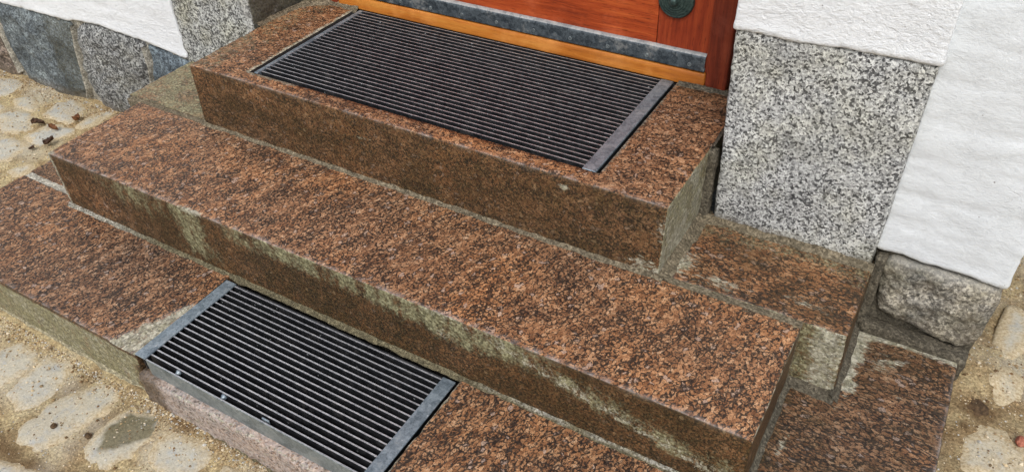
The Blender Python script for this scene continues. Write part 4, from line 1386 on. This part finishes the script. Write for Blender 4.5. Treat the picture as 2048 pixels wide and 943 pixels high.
# zinc kick strip: a folded plate with a rolled upper edge
xs = np.linspace(-.5065, .5065, 120)
prof = [(YD - .001, .0735), (YD - .0065, .0725), (YD - .0105, .0695), (YD - .0120, .0660), (YD - .0118, .0620), (YD - .0128, .0365), (YD - .0126, .0352), (YD - .009, .0352), (YD - .002, .040)]
V = np.concatenate([np.column_stack([xs, np.full(120, y) + .0007 * fbm(np.column_stack([xs, xs * 0 + z * 5, xs * 0]), 9, 3, 4), z + .0007 * fbm(np.column_stack([xs, xs * 0, xs * 0 + 2]), 12, 3, 5)]) for y, z in prof])
kk = np.arange(119)
Fk = np.concatenate([np.column_stack([i * 120 + kk, (i + 1) * 120 + kk, (i + 1) * 120 + kk + 1, i * 120 + kk + 1]) for i in range(len(prof) - 1)])
kick = mk("kick_plate", V, Fk, [M_ZINC, M_LIP], door, None, np.repeat([1, 1, 0, 0, 0, 0, 0, 0], 119))
for k, x in enumerate((-.487, -.393, -.299, -.2048, -.1109, -.0119, .0898, .1858, .2804, .3747, .4727)):
    lathe("screw", [(.0046, -.0005), (.0044, .0008), (.0033, .0012), (.0026, .0002), (.0014, .0001), (.0010, .0009)], (x, YD - .0121, .0462), None, M_PLATE, door, 14)
# round rosette with turned rings
pr = [(.0395, -.001), (.0395, .004), (.0380, .0070), (.0350, .0078), (.0335, .0068), (.0320, .0085), (.0290, .0098), (.0278, .0086), (.0262, .0106), (.0232, .0118), (.0220, .0104), (.0205, .0126),
      (.0178, .0134), (.0165, .0118), (.0145, .0150), (.0120, .0156), (.0105, .0140), (.0092, .0190), (.0075, .0225), (.0040, .0245), (.0015, .0248)]
lathe("rosette", pr, (.4262, YD - .0006, .1785), None, M_BRONZE, door, 56)


# ------------------------------------------------------------------ small loose things
def leaf(loc, size, rz, mat, label, curl, seed):
    n, mth = 13, 7
    u = np.linspace(0, 1, n)
    v = np.linspace(-1, 1, mth)
    Uu, Vv = np.meshgrid(u, v, indexing='ij')
    Uu, Vv = Uu.ravel(), Vv.ravel()
    wdt = .40 * np.sin(np.pi * np.clip(Uu, 0, 1) ** .8) * (1 + .25 * np.sin(Uu * 23 + seed)) + .02
    x = (Uu - .5)
    y = Vv * wdt
    z = curl * (Vv ** 2) * .28 + .18 * np.sin(Uu * 3.1 + seed) * curl + .05 * pnoise(np.column_stack([Uu * 4, Vv * 2, Uu * 0 + seed]), 1.0, seed)
    z = z - z.min()
    P = np.column_stack([x, y, z]) * size
    c, s = math.cos(rz), math.sin(rz)
    P = np.column_stack([P[:, 0] * c - P[:, 1] * s, P[:, 0] * s + P[:, 1] * c, P[:, 2]])
    P2 = np.concatenate([P, P + [0, 0, .0006]])
    k, l = np.meshgrid(np.arange(n - 1), np.arange(mth - 1), indexing='ij')
    a = (k * mth + l).ravel()
    F = np.column_stack([a, a + mth, a + mth + 1, a + 1])
    F = np.concatenate([F[:, ::-1], F + n * mth])
    rim = np.concatenate([np.arange(n) * mth, (n - 1) * mth + np.arange(1, mth), (np.arange(n - 1)[::-1]) * mth + mth - 1, np.arange(1, mth - 1)[::-1]])
    r2 = np.roll(rim, -1)
    F = np.concatenate([F, np.column_stack([rim, r2, r2 + n * mth, rim + n * mth])])
    o = mk("dry_leaf", P2, F, mat)
    o.location = (loc[0], loc[1], float(gh(np.array([loc[0]]), np.array([loc[1]]))[0]) + loc[2])
    tag(o, label, "leaf", "dry leaves on the sand")


leaf((-1.524, -.402, .006), .036, 1.1, M_LEAFD, "long dark curled leaf at the far side of the pale flat cobble", 1.1, 1)
leaf((-1.441, -.402, .010), .026, .5, M_LEAF, "light brown curled leaf lying on top of the pale flat cobble", 1.3, 2)
leaf((-1.438, -.322, .006), .030, 1.9, M_LEAF, "rust-coloured twisted leaf between two cobbles near the plinth", 1.4, 3)
leaf((-1.388, -.458, .008), .034, .9, M_LEAFD, "almost black leaf against the left end of the middle step", 1.2, 4)
leaf((-1.418, -.500, .004), .022, .3, M_LEAFD, "small dark leaf scrap nearest the corner of the middle step", 1.0, 5)


def chunk(name, loc, size, mat, label, cat, seed, n=3, flat=.7):
    import bmesh
    bm = bmesh.new()
    bmesh.ops.create_icosphere(bm, subdivisions=n, radius=1.0)
    V = np.array([v.co[:] for v in bm.verts])
    V = V * (1 + .30 * fbm(V + seed, 1.3, 3, seed))[:, None] * np.array(size)
    T = np.array([[v.index for v in f.verts] for f in bm.faces])
    bm.free()
    o = mk(name, V, None, mat, None, np.zeros((len(V), 4)), None, n > 2, T)
    o.location = loc
    tag(o, label, cat)
    return o


chunk("brick_chip", (1.267, -.322, -.366), (.0085, .012, .008), M_BRICK, "small red brick chip on the sand at the right edge", "brick chip", 3, 2)
chunk("soil_clump", (1.190, -.262, -.378), (.030, .030, .011), M_SOIL, "dark brown clump of damp soil beside the right corner of bottom step", "soil clump", 5, 4)
chunk("pebble", (-.402, -1.142, -.440), (.006, .007, .005), M_SOIL, "dark pebble on sand between the two large cobbles at lower left", "pebble", 7, 2)
chunk("pebble", (-.322, -1.122, -.444), (.008, .006, .006), M_SOIL, "dark brown pebble beside the cobble with the wet patch", "pebble", 9, 2)
